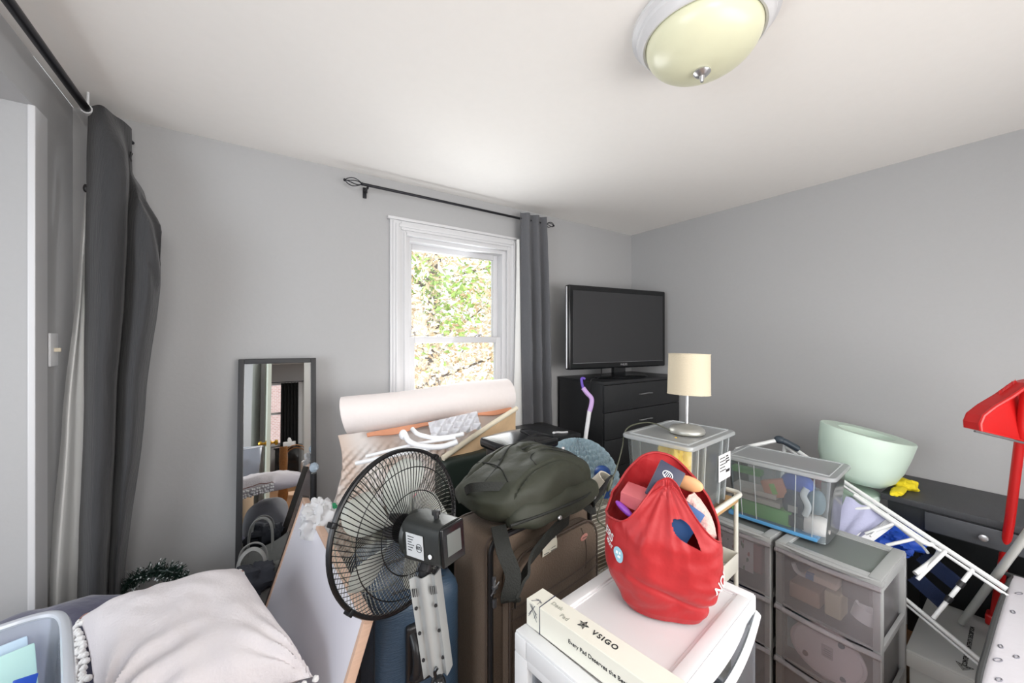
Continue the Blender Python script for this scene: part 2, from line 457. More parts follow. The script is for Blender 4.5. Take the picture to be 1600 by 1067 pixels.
for k in range(48000):
    p = Vector((rnd.uniform(-.2, 4.9), rnd.gauss(5.1, .5), rnd.uniform(-.9, 4.6)))
    clump = noise.noise(p * 1.6)
    if clump < -.22 and rnd.random() < .7: continue
    s = rnd.uniform(.030, .066); e = Euler((rnd.uniform(0, 6), rnd.uniform(0, 6), rnd.uniform(0, 6))).to_matrix()
    v = [lv.verts.new(p + e @ Vector(c) * s) for c in ((0, -1, 0), (.42, -.1, .12), (0, 1.1, 0), (-.42, -.1, .12))]
    f = lv.faces.new(v)
    g = noise.noise(p * 1.1 + Vector((9, 2, 5))) + rnd.uniform(-.35, .35)
    f.material_index = 0 if g > .40 else (1 if rnd.random() < .5 else 2)
obj('leaves', lv, [M_lg, M_ly, M_lw], tree, world=True, kind='stuff', smooth=False)

# ------------------------------------------------------------------ curtain hardware and curtains
def cage_finial(bm, tip, base, r=.022):
    tip = Vector(tip); base = Vector(base); ax = (tip - base); L = ax.length; ax.normalize()
    u = ax.cross(Vector((0, 0, 1))).normalized(); w = ax.cross(u)
    for k in range(4):
        a = k * PI / 2 + .4; pts = []
        for i in range(9):
            t = i / 8; rr = r * math.sin(PI * t) ** .8; aa = a + t * .9
            pts.append(base + ax * L * t + (u * math.cos(aa) + w * math.sin(aa)) * rr)
        tube(bm, pts, .0026, 6)
    superell(bm, .008, .008, .008, 1, 1, 10, 6, M=TR(tip)); superell(bm, .009, .009, .009, 1, 1, 10, 6, M=TR(base))
rod = thing('curtain_rod', 'thin dark curtain rod with open cage finials above the window', 'curtain rod', (1.1, 2.21, 2.35))
b = B(); tube(b, [(.50, 2.21, 2.35), (1.80, 2.21, 2.346)], .008, 12); obj('pole', b, M_rod, rod, world=True)
b = B(); cage_finial(b, (.41, 2.21, 2.352), (.50, 2.21, 2.35)); obj('finial', b, M_rod, rod, world=True)
b = B(); cage_finial(b, (1.87, 2.21, 2.346), (1.80, 2.21, 2.346)); obj('finial', b, M_rod, rod, world=True)
for x in (.53, 1.77):
    b = B(); tube(b, [(x, 2.288, 2.335), (x, 2.21, 2.335), (x, 2.205, 2.345)], .005, 8); box(b, (x - .01, 2.28, 2.30), (x + .01, 2.2895, 2.36), .002)
    tube(b, [(x - .008, 2.20, 2.335), (x - .008, 2.20, 2.30)], .003, 6)
    obj('bracket', b, M_rod, rod, world=True)

def hang(pathfn, z1, z0, nu, nz_, thick, mats, name, parent=None, **kw):
    b = B(); grid(b, lambda u, v: pathfn(u, z1 + (z0 - z1) * v, v), nu, nz_, thick=thick)
    return obj(name, b, mats, parent, **kw)
cw = thing('window_curtain', 'narrow grey curtain with white lining hanging at the right of the window', 'curtain', (1.66, 2.2, .25))
def c_path(u, z, v):
    w0, w1 = 1.555 + .05 * v, 1.775 + .05 * v
    x = w0 + (w1 - w0) * u
    y = 2.19 + .034 * math.sin(u * 2.6 * 2 * PI + .6 + v * 1.2) * (.5 + .5 * min(1, v * 3)) + .006 * nz((x, 0, z), 6)
    return Vector((x, y, z))
o = hang(c_path, 2.385, .28, 60, 40, .002, M_curtain2, 'curtain_panel', cw, world=True)
b = B()
def l_path(u, v):
    z = 2.2 - 1.93 * v
    x = 1.56 + .05 * v - (.012 + .10 * v ** 1.2) * (1 - u) * 1.0 + .01 * u
    return Vector((x, 2.235 - .02 * math.sin(u * PI) , z))
grid(b, l_path, 10, 24, thick=.0015)
obj('lining', b, M_lining, cw, world=True, label='white curtain lining at the left edge')
b = B()
def l_path2(u, v):
    z = 1.9 - 1.63 * v
    x = 1.775 + .05 * v + (.005 + .085 * v) * u
    return Vector((x, 2.225 - .015 * math.sin(u * PI), z))
grid(b, l_path2, 10, 24, thick=.0015)
obj('lining', b, M_lining, cw, world=True, label='white curtain lining at the right edge')

# rod and big bunched curtain at the alcove opening
r2 = thing('alcove_curtain_rod', 'long dark curtain rod running along the left wall under the ceiling', 'curtain rod', (-.52, .8, 2.36))
b = B(); tube(b, [(-.52, -.55, 2.368), (-.52, 2.13, 2.368)], .011, 12); obj('pole', b, M_rod, r2, world=True)
b = B(); tube(b, [(-.52, .9, 2.368), (-.52, 2.10, 2.368)], .0135, 12); obj('outer_tube', b, M_rod, r2, world=True)
for y in (-.4, 2.12):
    b = B(); tube(b, [(-.52, y, 2.37), (-.52, y, 2.4395)], .004, 8); lathe(b, [(.018, -.02), (.018, .02)], 16, TR((-.52, y, 2.368), rx=PI / 2))
    obj('bracket', b, M_wplas, r2, label='white rod collar')
b = B(); cage_finial(b, (-.425, 2.262, 2.335), (-.455, 2.225, 2.345), .012); obj('finial', b, M_rod, r2, world=True)

bc = thing('alcove_curtain', 'tall charcoal curtain with white lining bunched at the left wall corner', 'curtain', (-.46, 2.1, .05))
# keyframes per height: plan outline points (left edge, fold ridge, inner fold, right ridge, right edge)
def lerp_keys(keys, z):
    for (za, A), (zb, Bk) in zip(keys, keys[1:]):
        if za >= z >= zb:
            t = (za - z) / (za - zb); t = t * t * (3 - 2 * t) * .5 + t * .5
            return [a.lerp(c, t) for a, c in zip(A, Bk)]
    return keys[-1][1]
def K(z, pts): return (z, [Vector((p.x, p.y, 0)) for p in pts])
keys = [K(2.385, [P(139, 0, 1.47), P(158, 0, 1.46), P(176, 0, 1.52), P(190, 0, 1.56), P(200, 0, 1.60), P(204, 0, 1.62)]),
        K(2.20, [P(137, 0, 1.47), P(160, 0, 1.42), P(194, 0, 1.46), P(200, 0, 1.58), P(203, 0, 1.60), P(206, 0, 1.62)]),
        K(2.08, [P(136, 0, 1.46), P(162, 0, 1.40), P(195, 0, 1.43), P(201, 0, 1.50), P(214, 0, 1.50), P(226, 0, 1.56)]),
        K(1.93, [P(135, 0, 1.45), P(160, 0, 1.38), P(193, 0, 1.42), P(200, 0, 1.48), P(228, 0, 1.44), P(250, 0, 1.50)]),
        K(1.75, [P(134, 0, 1.45), P(160, 0, 1.37), P(190, 0, 1.41), P(198, 0, 1.48), P(232, 0, 1.42), P(252, 0, 1.50)]),
        K(1.25, [P(132, 0, 1.44), P(150, 0, 1.36), P(175, 0, 1.40), P(182, 0, 1.48), P(205, 0, 1.42), P(227, 0, 1.50)]),
        K(.55, [P(122, 0, 1.43), P(142, 0, 1.36), P(162, 0, 1.40), P(168, 0, 1.48), P(180, 0, 1.44), P(193, 0, 1.52)]),
        K(.04, [P(120, 0, 1.43), P(140, 0, 1.36), P(158, 0, 1.40), P(164, 0, 1.48), P(174, 0, 1.44), P(184, 0, 1.52)])]
def bc_path(u, v):
    z = 2.385 - 2.345 * v
    q = lerp_keys(keys, z)
    s = u * (len(q) - 1); i = min(int(s), len(q) - 2); t = s - i
    a = q[max(i - 1, 0)]; b_ = q[i]; c = q[i + 1]; d = q[min(i + 2, len(q) - 1)]
    p = .5 * ((2 * b_) + (-a + c) * t + (2 * a - 5 * b_ + 4 * c - d) * t * t + (-a + 3 * b_ - 3 * c + d) * t ** 3)
    w = .006 * nz((p.x, p.y, z), 7) + .012 * nz((p.x * 3, p.y * 3, z), 1.7, 4)
    if 1.7 < z < 2.05: w += .010 * math.sin((u - .6) * 40 + (z - 1.7) * 22) * max(0, u - .5) * 2
    return Vector((p.x + w * .5, p.y - w, z))
b = B(); grid(b, bc_path, 60, 90, thick=.0025)
obj('curtain_panel', b, M_curtain, bc, world=True)
# small wall hook and button seen at the curtain's edges
lk = [K(2.1, [P(134, 0, 1.50), P(135, 0, 1.49), P(136, 0, 1.48), P(137, 0, 1.48)]),
      K(1.75, [P(123, 0, 1.46), P(128, 0, 1.43), P(131, 0, 1.46), P(136, 0, 1.46)]),
      K(1.2, [P(98, 0, 1.42), P(106, 0, 1.39), P(120, 0, 1.43), P(134, 0, 1.455)]),
      K(.6, [P(74, 0, 1.40), P(88, 0, 1.36), P(108, 0, 1.41), P(124, 0, 1.445)]),
      K(.04, [P(70, 0, 1.41), P(84, 0, 1.35), P(104, 0, 1.41), P(122, 0, 1.445)])]
def lk_path(u, v):
    z = 2.1 - 2.06 * v
    q = lerp_keys(lk, z); s = u * (len(q) - 1); i = min(int(s), len(q) - 2); t = s - i
    a = q[max(i - 1, 0)]; b_ = q[i]; c = q[i + 1]; d = q[min(i + 2, len(q) - 1)]
    p = .5 * ((2 * b_) + (-a + c) * t + (2 * a - 5 * b_ + 4 * c - d) * t * t + (-a + 3 * b_ - 3 * c + d) * t ** 3)
    return Vector((p.x, p.y, z))
b = B(); grid(b, lk_path, 24, 50, thick=.0015)
obj('lining', b, M_lining, bc, world=True, label='white lining folded out at the left')
b = B(); superell(b, .008, .008, .016, 1, 1, 10, 8, M=TR(P(134, 294, 1.46))); obj('button', b, M_blackp, bc, world=True)
b = B(); tube(b, [P(203, 236, 1.63), P(206, 240, 1.60), P(202, 246, 1.60), P(205, 252, 1.61)], .004, 8); obj('tieback_hook', b, M_blackp, bc, world=True)

# light switch on the left wall
sw = thing('light_switch', 'white light switch plate with toggle on the left wall beside the curtain', 'light switch', (XL, 2.08, 1.42))
b = B(); box(b, (XL + .0008, 2.055, 1.40), (XL + .008, 2.12, 1.52), .003); obj('plate', b, M_wplas, sw, world=True)
b = B(); box(b, (XL + .007, 2.083, 1.452), (XL + .024, 2.092, 1.466), .002); obj('toggle', b, mat('cream_toggle', (226, 214, 190), .4), sw, world=True)

# ------------------------------------------------------------------ big furniture
# leaning mirror
mi = thing('standing_mirror', 'tall narrow black framed mirror leaning against the back wall', 'mirror', (.095, 2.20, 0))
th = math.radians(5.8); mh = 1.395
MM = TR((.095, 2.258 - mh * math.sin(th) - .012, .012), rz=math.radians(-6)) @ TR(rx=-th)
b = B(); hw = .165
for lo, hi in (((-hw, -.02, 0), (-hw + .024, 0, mh)), ((hw - .024, -.02, 0), (hw, 0, mh)), ((-hw + .024, -.02, mh - .024), (hw - .024, 0, mh)), ((-hw + .024, -.02, 0), (hw - .024, 0, .024))):
    box(b, lo, hi, .003, M=MM)
obj('frame', b, mat('mirror_frame_black', (42, 42, 44), .5, bump=.1, scale=60), mi)
b = B(); box(b, (-hw + .022, -.010, .022), (hw - .022, -.006, mh - .022), M=MM); obj('mirror_pane', b, M_mirror, mi, smooth=False)

# ceiling light
cl = thing('ceiling_light', 'round flush ceiling light with frosted alabaster glass bowl and white stepped rim', 'ceiling light', (1.106, .629, 2.44))
CM = TR((1.106, .629, 2.44))
b = B(); lathe(b, [(.0, -.001), (.192, -.001), (.198, -.006), (.198, -.018), (.186, -.024), (.184, -.036), (.176, -.042), (.173, -.052), (.166, -.058), (.160, -.056), (.150, -.04), (.0, -.04)], 72, CM)
obj('rim', b, M_white, cl, label='white stepped rim')
M_alab = mat('alabaster_glass', (226, 226, 196), .3, var=.12, scale=6)
b = B(); R0 = .157
prof = [(R0, -.050)] + [(R0 * math.cos(t * PI / 2 / 14), -.055 - .092 * math.sin(t * PI / 2 / 14)) for t in range(1, 14)] + [(0, -.147)]
lathe(b, prof, 64, CM, cap=False); obj('glass_bowl', b, M_alab, cl)
b = B(); lathe(b, [(0, -.143), (.022, -.146), (.024, -.151), (.018, -.158), (.008, -.162), (.006, -.172), (.004, -.178), (0, -.178)], 24, CM)
obj('finial', b, M_chrome, cl)

# chest of drawers
dr = thing('chest_of_drawers', 'tall black chest of drawers in the far right corner under the television', 'chest of drawers', (2.40, 2.03, 0))
X0, X1, Y0, Y1, ZT = 1.97, 2.835, 1.80, 2.272, 1.206
b = B(); box(b, (X0, Y0 + .018, .06), (X0 + .018, Y1, ZT - .02), .001); box(b, (X1 - .018, Y0 + .018, .06), (X1, Y1, ZT - .02), .001)
box(b, (X0, Y1 - .01, .06), (X1, Y1, ZT - .02)); box(b, (X0 + .018, Y0 + .03, 0), (X1 - .018, Y0 + .05, .06)); box(b, (X0, Y0 + .04, 0), (X0 + .018, Y1, .06)); box(b, (X1 - .018, Y0 + .04, 0), (X1, Y1, .06))
box(b, (X0 + .018, Y0 + .019, .06), (X1 - .018, Y1 - .01, .08))
obj('carcass', b, M_black, dr)
b = B(); box(b, (X0 - .004, Y0 - .004, ZT - .022), (X1 + .004, Y1 + .003, ZT), .002); obj('top', b, M_black, dr)
zb = ZT - .026
for k in range(6):
    z1 = zb - k * .188; z0 = z1 - .184
    b = B(); box(b, (X0 + .003, Y0, z0), (X1 - .003, Y0 + .017, z1), .002)
    box(b, (X0 + .03, Y0 + .018, z0 + .02), (X1 - .03, Y1 - .03, z0 + .03)); 
    d = obj('drawer', b, M_black, dr)
    b = B(); zc = (z0 + z1) / 2 + .01; xc = (X0 + X1) / 2
    tube(b, bez([(xc - .066, Y0 + .002, zc - .004), (xc - .058, Y0 - .02, zc), (xc, Y0 - .026, zc + .004), (xc + .058, Y0 - .02, zc), (xc + .066, Y0 + .002, zc - .004)], 6), .006, 8, flat=.7)
    obj('handle', b, M_chrome, d, label='silver arched drawer handle')

# television
tv = thing('television', 'black flat television on a swivel foot on top of the chest of drawers', 'television', (2.32, 1.985, ZT))
TM = TR((2.325, 1.985, 1.277), rz=math.radians(-7.2)); tw = .478; thh = .607
b = B(); box(b, (-tw, -.028, 0), (tw, .025, thh), .014, 3, M=TM); box(b, (-tw + .08, .02, .08), (tw - .08, .07, thh - .08), .02, 2, M=TM)
obj('body', b, M_blackg, tv)
b = B(); box(b, (-tw + .035, -.031, .05), (tw - .035, -.0275, thh - .04), .001, M=TM)
obj('screen', b, mat('tv_screen', (50, 50, 52), .3, spec=.6), tv, label='dull dark grey screen', smooth=False)
b = B()
for z in (.048, ): box(b, (-tw + .033, -.0305, z - .002), (tw - .033, -.029, z), M=TM)
tube(b, [TM @ Vector((-tw - .0015, -.006, .012)), TM @ Vector((-tw - .0015, -.006, thh - .012))], .006, 8, flat=1.4)
obj('silver_edge', b, M_chrome, tv, label='silver strip down the left edge')
b = text_bm('PHILIPS', .021, face_M(TM @ Vector((.03, -.0292, .026)), TM.to_3x3() @ Vector((1, 0, 0)), (0, 0, 1)), bold=True); obj('brand_mark', b, M_chrome, tv, smooth=False)
b = B(); lathe(b, [(0, 0), (.135, 0), (.138, .006), (.12, .012), (.05, .018), (0, .018)], 48, TR((2.325, 1.955, ZT + .001), rz=math.radians(-7)), sx=1.7, sy=.9)
box(b, (2.26, 1.965, ZT + .01), (2.39, 2.0, 1.30), .01)
obj('foot', b, M_blackg, tv)
b = B(); tube(b, bez([(2.20, 2.04, 1.30), (2.12, 1.97, 1.235), (2.03, 1.93, 1.213), (1.968, 1.92, 1.212), (1.962, 1.93, 1.15), (1.962, 1.98, .9)], 6), .0035, 6); obj('cable', b, M_blackp, tv)

# bedside cabinet
bs = thing('bedside_cabinet', 'low black cabinet against the back wall left of the chest of drawers', 'cabinet', (1.46, 1.97, 0))
b = B(); box(b, (1.24, 1.79, .03), (1.705, 2.16, .878), .002); box(b, (1.26, 1.81, 0), (1.69, 2.14, .03)); obj('carcass', b, M_black, bs)
b = B(); box(b, (1.22, 1.77, .878), (1.723, 2.165, .902), .003); obj('top', b, M_black, bs)
for z0, z1 in ((.04, .31), (.32, .59), (.60, .87)):
    b = B(); box(b, (1.25, 1.772, z0), (1.695, 1.789, z1), .002); d = obj('drawer', b, M_black, bs)
    b = B(); tube(b, bez([(1.42, 1.774, z1 - .1), (1.43, 1.752, z1 - .096), (1.52, 1.752, z1 - .096), (1.53, 1.774, z1 - .1)], 6), .005, 8); obj('handle', b, M_chrome, d, label='silver arched drawer handle')
b = B(); tube(b, bez([(1.56, 1.84, .912), (1.60, 1.85, .908), (1.62, 1.83, .908), (1.655, 1.82, .908)], 5), .006, 8); superell(b, .012, .008, .008, 1, 1, 12, 8, M=TR((1.56, 1.84, .912)))
tag(obj('white_cable_plug', b, M_wplas), 'small white plug and cable end lying on the low black cabinet', 'plug')

# purple and white vacuum tube leaning on the drawers
vt = thing('mop_pole', 'white pole with a purple hooked grip leaning on the side of the chest of drawers', 'mop pole', (1.80, 1.66, 0))
b = B(); tube(b, [P(921, 642, 2.49), P(914, 690, 2.44), Vector((1.79, 1.63, .01))], .0135, 14); obj('tube', b, M_wplas, vt)
b = B(); q = bez([P(911, 606, 2.53), P(917, 614, 2.52), P(924, 622, 2.51), P(924, 632, 2.50), P(921, 643, 2.49)], 6); tube(b, q, .015, 14); obj('sleeve', b, mat('lilac_plastic', (206, 170, 226), .4), vt, label='lilac sleeve')
b = B(); q = bez([P(914, 592, 2.55), P(909, 591, 2.55), P(909.5, 600, 2.54), P(912, 608, 2.53)], 6); tube(b, q, .009, 10); obj('hook_grip', b, mat('violet_plastic', (110, 80, 190), .35), vt, label='violet hooked grip')

# desk
M_desk = mat('desk_black', (36, 38, 40), .5, bump=.1, scale=40, var=.2, stretch=(1, 8, 1))
dk = thing('console_desk', 'black desk with one shallow drawer standing along the right wall', 'desk', (2.64, -.1, 0))
b = B(); box(b, (2.42, -.82, .757), (2.848, .52, .785), .004); obj('desktop', b, mat('desktop_black', (62, 63, 66), .5, bump=.08, scale=40, var=.25, stretch=(1, 9, 1)), dk)
b = B(); box(b, (2.44, -.80, .66), (2.46, .50, .756), .001); box(b, (2.46, .48, .66), (2.845, .50, .756), .001); box(b, (2.46, -.80, .66), (2.845, -.78, .756), .001)
box(b, (2.826, -.80, .12), (2.845, .50, .66), .001)
obj('apron', b, M_desk, dk)
for x in (2.44, 2.80):
    for y in (-.80, .455):
        b = B(); box(b, (x, y, 0), (x + .045, y + .045, .66), .003); obj('leg', b, M_desk, dk)
b = B(); box(b, (2.425, .06, .668), (2.439, .38, .748), .004); box(b, (2.431, .075, .68), (2.437, .365, .738), .001); d = obj('drawer', b, mat('drawer_front_dark', (70, 72, 76), .4, bump=.1, scale=30), dk)
b = B(); lathe(b, [(0, 0), (.006, 0), (.005, .012), (.014, .018), (.013, .024), (0, .028)], 20, TR((2.425, .215, .708), ry=-PI / 2)); obj('knob', b, M_chrome, d, label='silver knob')
b = B(); box(b, (2.425, -.60, .668), (2.439, -.25, .748), .004); obj('drawer', b, mat('drawer_front_dark_2', (70, 72, 76), .4), dk)

# mint stool / planter
M_mint = mat('mint_plastic', (206, 226, 212), .45, bump=.02, scale=10)
ms = thing('mint_bowl', 'big pale mint round bowl with a thick rim tilted by the right wall', 'bowl', (2.49, .61, .8))
_n = Vector((.20 * .83 - .09 * .8, -.20 * .56 - .09 * .6, 1)).normalized()
MB_ = Matrix.Translation((2.478, .63, .80)) @ _n.to_track_quat('Z', 'Y').to_matrix().to_4x4() @ Matrix.Diagonal((.95, .95, 1, 1))
b = B(); lathe(b, [(0, .004), (.085, 0), (.115, .008), (.150, .045), (.170, .10), (.182, .17), (.189, .240), (.185, .246), (.112, .243), (.107, .238), (.100, .17), (.09, .162), (.03, .160), (0, .160)], 72, MB_)
obj('bowl_body', b, M_mint, ms)
b = B(); superell(b, .035, .018, .016, .8, .8, 24, 12, M=MB_ @ TR((0, 0, .160))); obj('inner_boss', b, M_mint, ms)
b = B(); lathe(b, [(0, 0), (.13, 0), (.13, .02), (.10, .04), (.095, .4), (.10, .70), (.108, .74), (.108, .76), (0, .76)], 48, TR((2.44, .635, 0)))
tag(obj('mint_pedestal', b, M_mint), 'pale mint round pedestal under the big mint bowl', 'pedestal')
M_yel = mat('yellow_cloth', (228, 206, 30), .7, bump=.25, scale=40)
def crumple(bm, c, sx, sy, sz, seed, amp=.35, n=40, freq=9, M=None, mi=0, e=.9):
    def f(p, u, v):
        k = 1 + amp * nz(p / max(sx, sy, sz), freq * .25, seed) + amp * .6 * abs(nz(p / max(sx, sy, sz), freq * .6, seed + 5))
        q = p * k; q.z = max(q.z, -sz * .85); return q
    superell(bm, sx, sy, sz, e, e, n, n // 2, f, M=(M or TR(c)), mi=mi)
b = B()
def ycl(u, v):
    x = 2.36 + .06 * v + .02 * math.sin(u * 9); y = .34 + .40 * u
    z = .80 + .012 * math.sin(u * 17 + v * 4) + .012 * nz((u * 6, v * 3, 0)) + (.012 if u < .4 else 0)
    return Vector((x + .06 * v * math.sin(u * 6), y, z - .02 * v * (u > .9)))
crumple(b, (2.57, .465, .806), .036, .042, .024, 3, .35, 60, 8)
crumple(b, (2.47, .470, .797), .070, .022, .013, 8, .35, 60, 8)
tag(obj('yellow_cloth', b, M_yel), 'crumpled bright yellow cloth on the desk corner beside the mint bowl', 'cloth')

# mattress or bed at the lower right corner
M_quilt = mat('white_quilt', (206, 204, 210), .8, bump=.15, scale=30)
M_print = mat('grey_leaf_print', (120, 120, 128), .8)
bd = thing('printed_mattress', 'white mattress with small grey leaf prints and dark piping at the lower right', 'mattress', (2.0, -.4, 0))
b = B()
def mtop(p, u, v):
    return p + Vector((0, 0, .008 * nz(p, 9)))
box(b, (1.50, -.92, .40), (2.40, .150, .605), .018, 4)
rnd = random.Random(11)
spots = []
for k in range(420):
    x = rnd.uniform(1.54, 2.36); y = rnd.uniform(-.85, .13)
    if any((x - a) ** 2 + (y - c) ** 2 < .034 ** 2 for a, c in spots): continue
    spots.append((x, y))
    pts = []; s = rnd.uniform(.010, .014); ang = rnd.uniform(-.5, .5)
    for i in range(12):
        a = 2 * PI * i / 12; px = s * math.cos(a); py = s * .38 * math.sin(a)
        pts.append((x + px * math.cos(ang) - py * math.sin(ang), y + px * math.sin(ang) + py * math.cos(ang), .6058))
    tube(b, pts, .0017, 4, closed=True, mi=1)
obj('cover', b, [M_quilt, M_print], bd)
b = B(); q = [(1.515, .118, .592), (1.8, .128, .59), (2.1, .130, .591), (2.385, .12, .592)]
tube(b, bez([(1.505, -.9, .592), (1.502, -.5, .592), (1.505, .08, .592), (1.53, .143, .598), (1.8, .152, .598), (2.1, .152, .598), (2.37, .143, .598), (2.398, .10, .598), (2.398, -.9, .592)], 8), .007, 8); obj('piping', b, mat('piping_dark', (60, 62, 62), .6), bd)
b = B(); box(b, (1.50, -.92, .34), (2.40, .11, .398), .004); obj('bed_base', b, mat('base_grey', (70, 70, 74), .8), bd)
for x in (1.52, 2.34):
    for y in (-.90, .06):
        b = B(); box(b, (x, y, 0), (x + .04, y + .04, .34), .003); obj('leg', b, M_blackp, bd)

# storage box under the bed edge, grey lid with printing
M_card = mat('grey_card', (196, 197, 194), .7, bump=.05, scale=25)
bx = thing('archive_box', 'light grey lidded archive box with black printing low by the desk', 'box', (2.37, .16, 0))
AM = TR((2.36, .16, 0), rz=math.radians(2))
b = B(); box(b, (-.24, -.22, .0), (.24, .22, .26), .004, M=AM); obj('box_body', b, M_card, bx)
b = B(); box(b, (-.25, -.23, .2605), (.25, .23, .298), .005, M=AM)
box(b, (-.255, -.235, .235), (-.241, .235, .29), .003, M=AM); lid = obj('lid', b, M_card, bx)
M_ink = mat('black_ink', (30, 30, 32), .7)
b = text_bm('CONTENTS DESCRIPTION', .017, face_M(AM @ Vector((.03, .085, .2985)), (1, 0.05, 0), (-.05, 1, 0)), bold=True); obj('print', b, M_ink, lid, smooth=False)
b = text_bm('CONTENU', .017, face_M(AM @ Vector((-.145, .085, .2985)), (1, .05, 0), (-.05, 1, 0)), bold=True); obj('print', b, M_ink, lid, smooth=False)
b = B(); c0 = AM @ Vector((-.20, .085, .2985))
for r in (.024, .016, .009):
    q = [c0 + Vector((r * math.cos(a + PI), r * 1.1 * math.sin(a + PI), 0)) for a in (0, 2.2, -2.2)]
    tube(b, q, .0013, 4, closed=True)
obj('triangle_logo', b, M_ink, lid)

def rrect(x0, x1, z0, z1, y, r, n=5):
    pts = []
    for cx, cz, a0 in ((x1 - r, z1 - r, 0), (x0 + r, z1 - r, PI / 2), (x0 + r, z0 + r, PI), (x1 - r, z0 + r, 1.5 * PI)):
        for k in range(n + 1): a = a0 + k * PI / 2 / n; pts.append((cx + r * math.cos(a), y, cz + r * math.sin(a)))
    return pts
# ------------------------------------------------------------------ fan
fan = thing('pedestal_fan', 'black wire pedestal fan seen from behind with pale translucent blades', 'fan', (.36, .80, 0))
FC = Vector((.311, .956, 1.024)); FN = Vector((.362, -.928, .09)).normalized()    # FN: from the blades back to the motor
fu = FN.cross(Vector((0, 0, 1))).normalized(); fw = fu.cross(FN).normalized()
FM = Matrix((fu, fw, FN)).transposed().to_4x4(); FM.translation = FC
def fp(r, a, z): return FM @ Vector((r * math.cos(a), r * math.sin(a), z))
M_wire = mat('black_wire', (26, 26, 28), .3, .4)
M_wire2 = mat('grey_wire', (160, 160, 150), .3, .6)
RR = .190
b = B(); tube(b, [fp(RR, 2 * PI * k / 72, 0) for k in range(72)], .0055, 8, closed=True)
tube(b, [fp(RR + .001, 2 * PI * k / 72, -.007) for k in range(72)], .003, 6, closed=True)
for a in (2.3, 4.0, .4, 5.6): box(b, (RR - .004, -.006, -.012), (RR + .010, .006, .008), .002, M=FM @ TR((0, 0, 0), rz=a))
obj('rim_ring', b, M_wire, fan)
b = B(); NW = 96
for k in range(NW):
    a = 2 * PI * k / NW; sw_ = .5
    prof = [(.047, .052, 0), (.08, .050, .16), (.12, .042, .32), (.155, .030, .42), (.178, .015, .48), (RR, 0, .5)]
    tube(b, [fp(r, a + s_ * .7, z) for r, z, s_ in prof], .00105, 4, caps=False)
for r, z in ((.095, .0475), (.150, .033)): tube(b, [fp(r, 2 * PI * k / 60, z) for k in range(60)], .0013, 4, closed=True)
obj('rear_grille', b, M_wire, fan)
b = B()
for k in range(NW):
    a = 2 * PI * k / NW
    prof = [(.04, -.072, 0), (.08, -.070, -.16), (.12, -.060, -.32), (.155, -.044, -.42), (.180, -.022, -.48), (RR, -.004, -.5)]
    tube(b, [fp(r, a + s_ * .7, z) for r, z, s_ in prof], .00095, 4, caps=False)
for r, z in ((.095, -.0665), (.150, -.0465)): tube(b, [fp(r, 2 * PI * k / 60, z) for k in range(60)], .0013, 4, closed=True)
lathe(b, [(0, -.078), (.036, -.076), (.042, -.070), (.042, -.066), (0, -.066)], 30, FM)
obj('front_grille', b, M_wire2, fan)
M_blade = plastic('fan_blade_plastic', (216, 220, 214), .88, .25, .35)
for k in range(5):
    b = B(); a0 = 2 * PI * k / 5 + .35
    def bl(u, v, a0=a0):
        r = .03 + .135 * u
        wid = (.34 + .50 * math.sin(PI * min(1, u * .92 + .08)) ** .7) * (1 - .75 * max(0, u - .82) / .18 * abs(v - .5) * 0)
        tip = 1 - max(0, (u - .8) / .2) ** 2 * .45
        a = a0 + (v - .5) * wid * tip + .35 * u
        return fp(r, a, -.018 + (v - .5) * .045 * (1 - .3 * u))
    grid(b, bl, 14, 10, thick=.0015)
    obj('blade', b, M_blade, fan)
b = B(); lathe(b, [(0, -.045), (.024, -.043), (.032, -.034), (.034, .005), (0, .006)], 30, FM); obj('blade_hub', b, M_blackp, fan)
M_motor = mat('motor_housing', (44, 46, 45), .33, bump=.03, scale=60)
b = B()
lathe(b, [(0, .006), (.010, .006), (.010, .05), (.05, .05), (.053, .054), (.050, .064), (0, .066)], 36, FM)
def mot(u, v):
    z = .060 + .112 * v; a = 2 * PI * u
    sx = .046 - .006 * v; sy = .050 - .004 * v
    e = .45
    x = sx * math.copysign(abs(math.cos(a)) ** e, math.cos(a)); y = sy * math.copysign(abs(math.sin(a)) ** e, math.sin(a))
    return FM @ Vector((x, y, z))
grid(b, mot, 48, 8, closed_u=True)
ring = [mot(k / 48, 1) for k in range(48)]
t_ = bmesh.new(); t_.faces.new([t_.verts.new(p) for p in ring]); merge(b, t_)
obj('motor_housing', b, M_motor, fan)
b = B(); box(b, (-.036, -.042, .171), (.036, .042, .180), .012, 3, M=FM); mcap = obj('rear_cap', b, M_blackg, fan)
b = B(); box(b, (-.022, -.022, .1795), (.022, .026, .1815), .002, M=FM); obj('cap_panel', b, mat('grey_panel', (96, 100, 98), .4), mcap, label='grey square panel')
b = B(); lathe(b, [(0, 0), (.006, 0), (.006, .008), (.010, .009), (.010, .017), (.004, .019), (0, .019)], 20, FM @ TR((0.002, .047, .13), rx=-PI / 2)); obj('swing_knob', b, M_blackp, fan)
M_label = mat('silver_label', (196, 198, 200), .5)
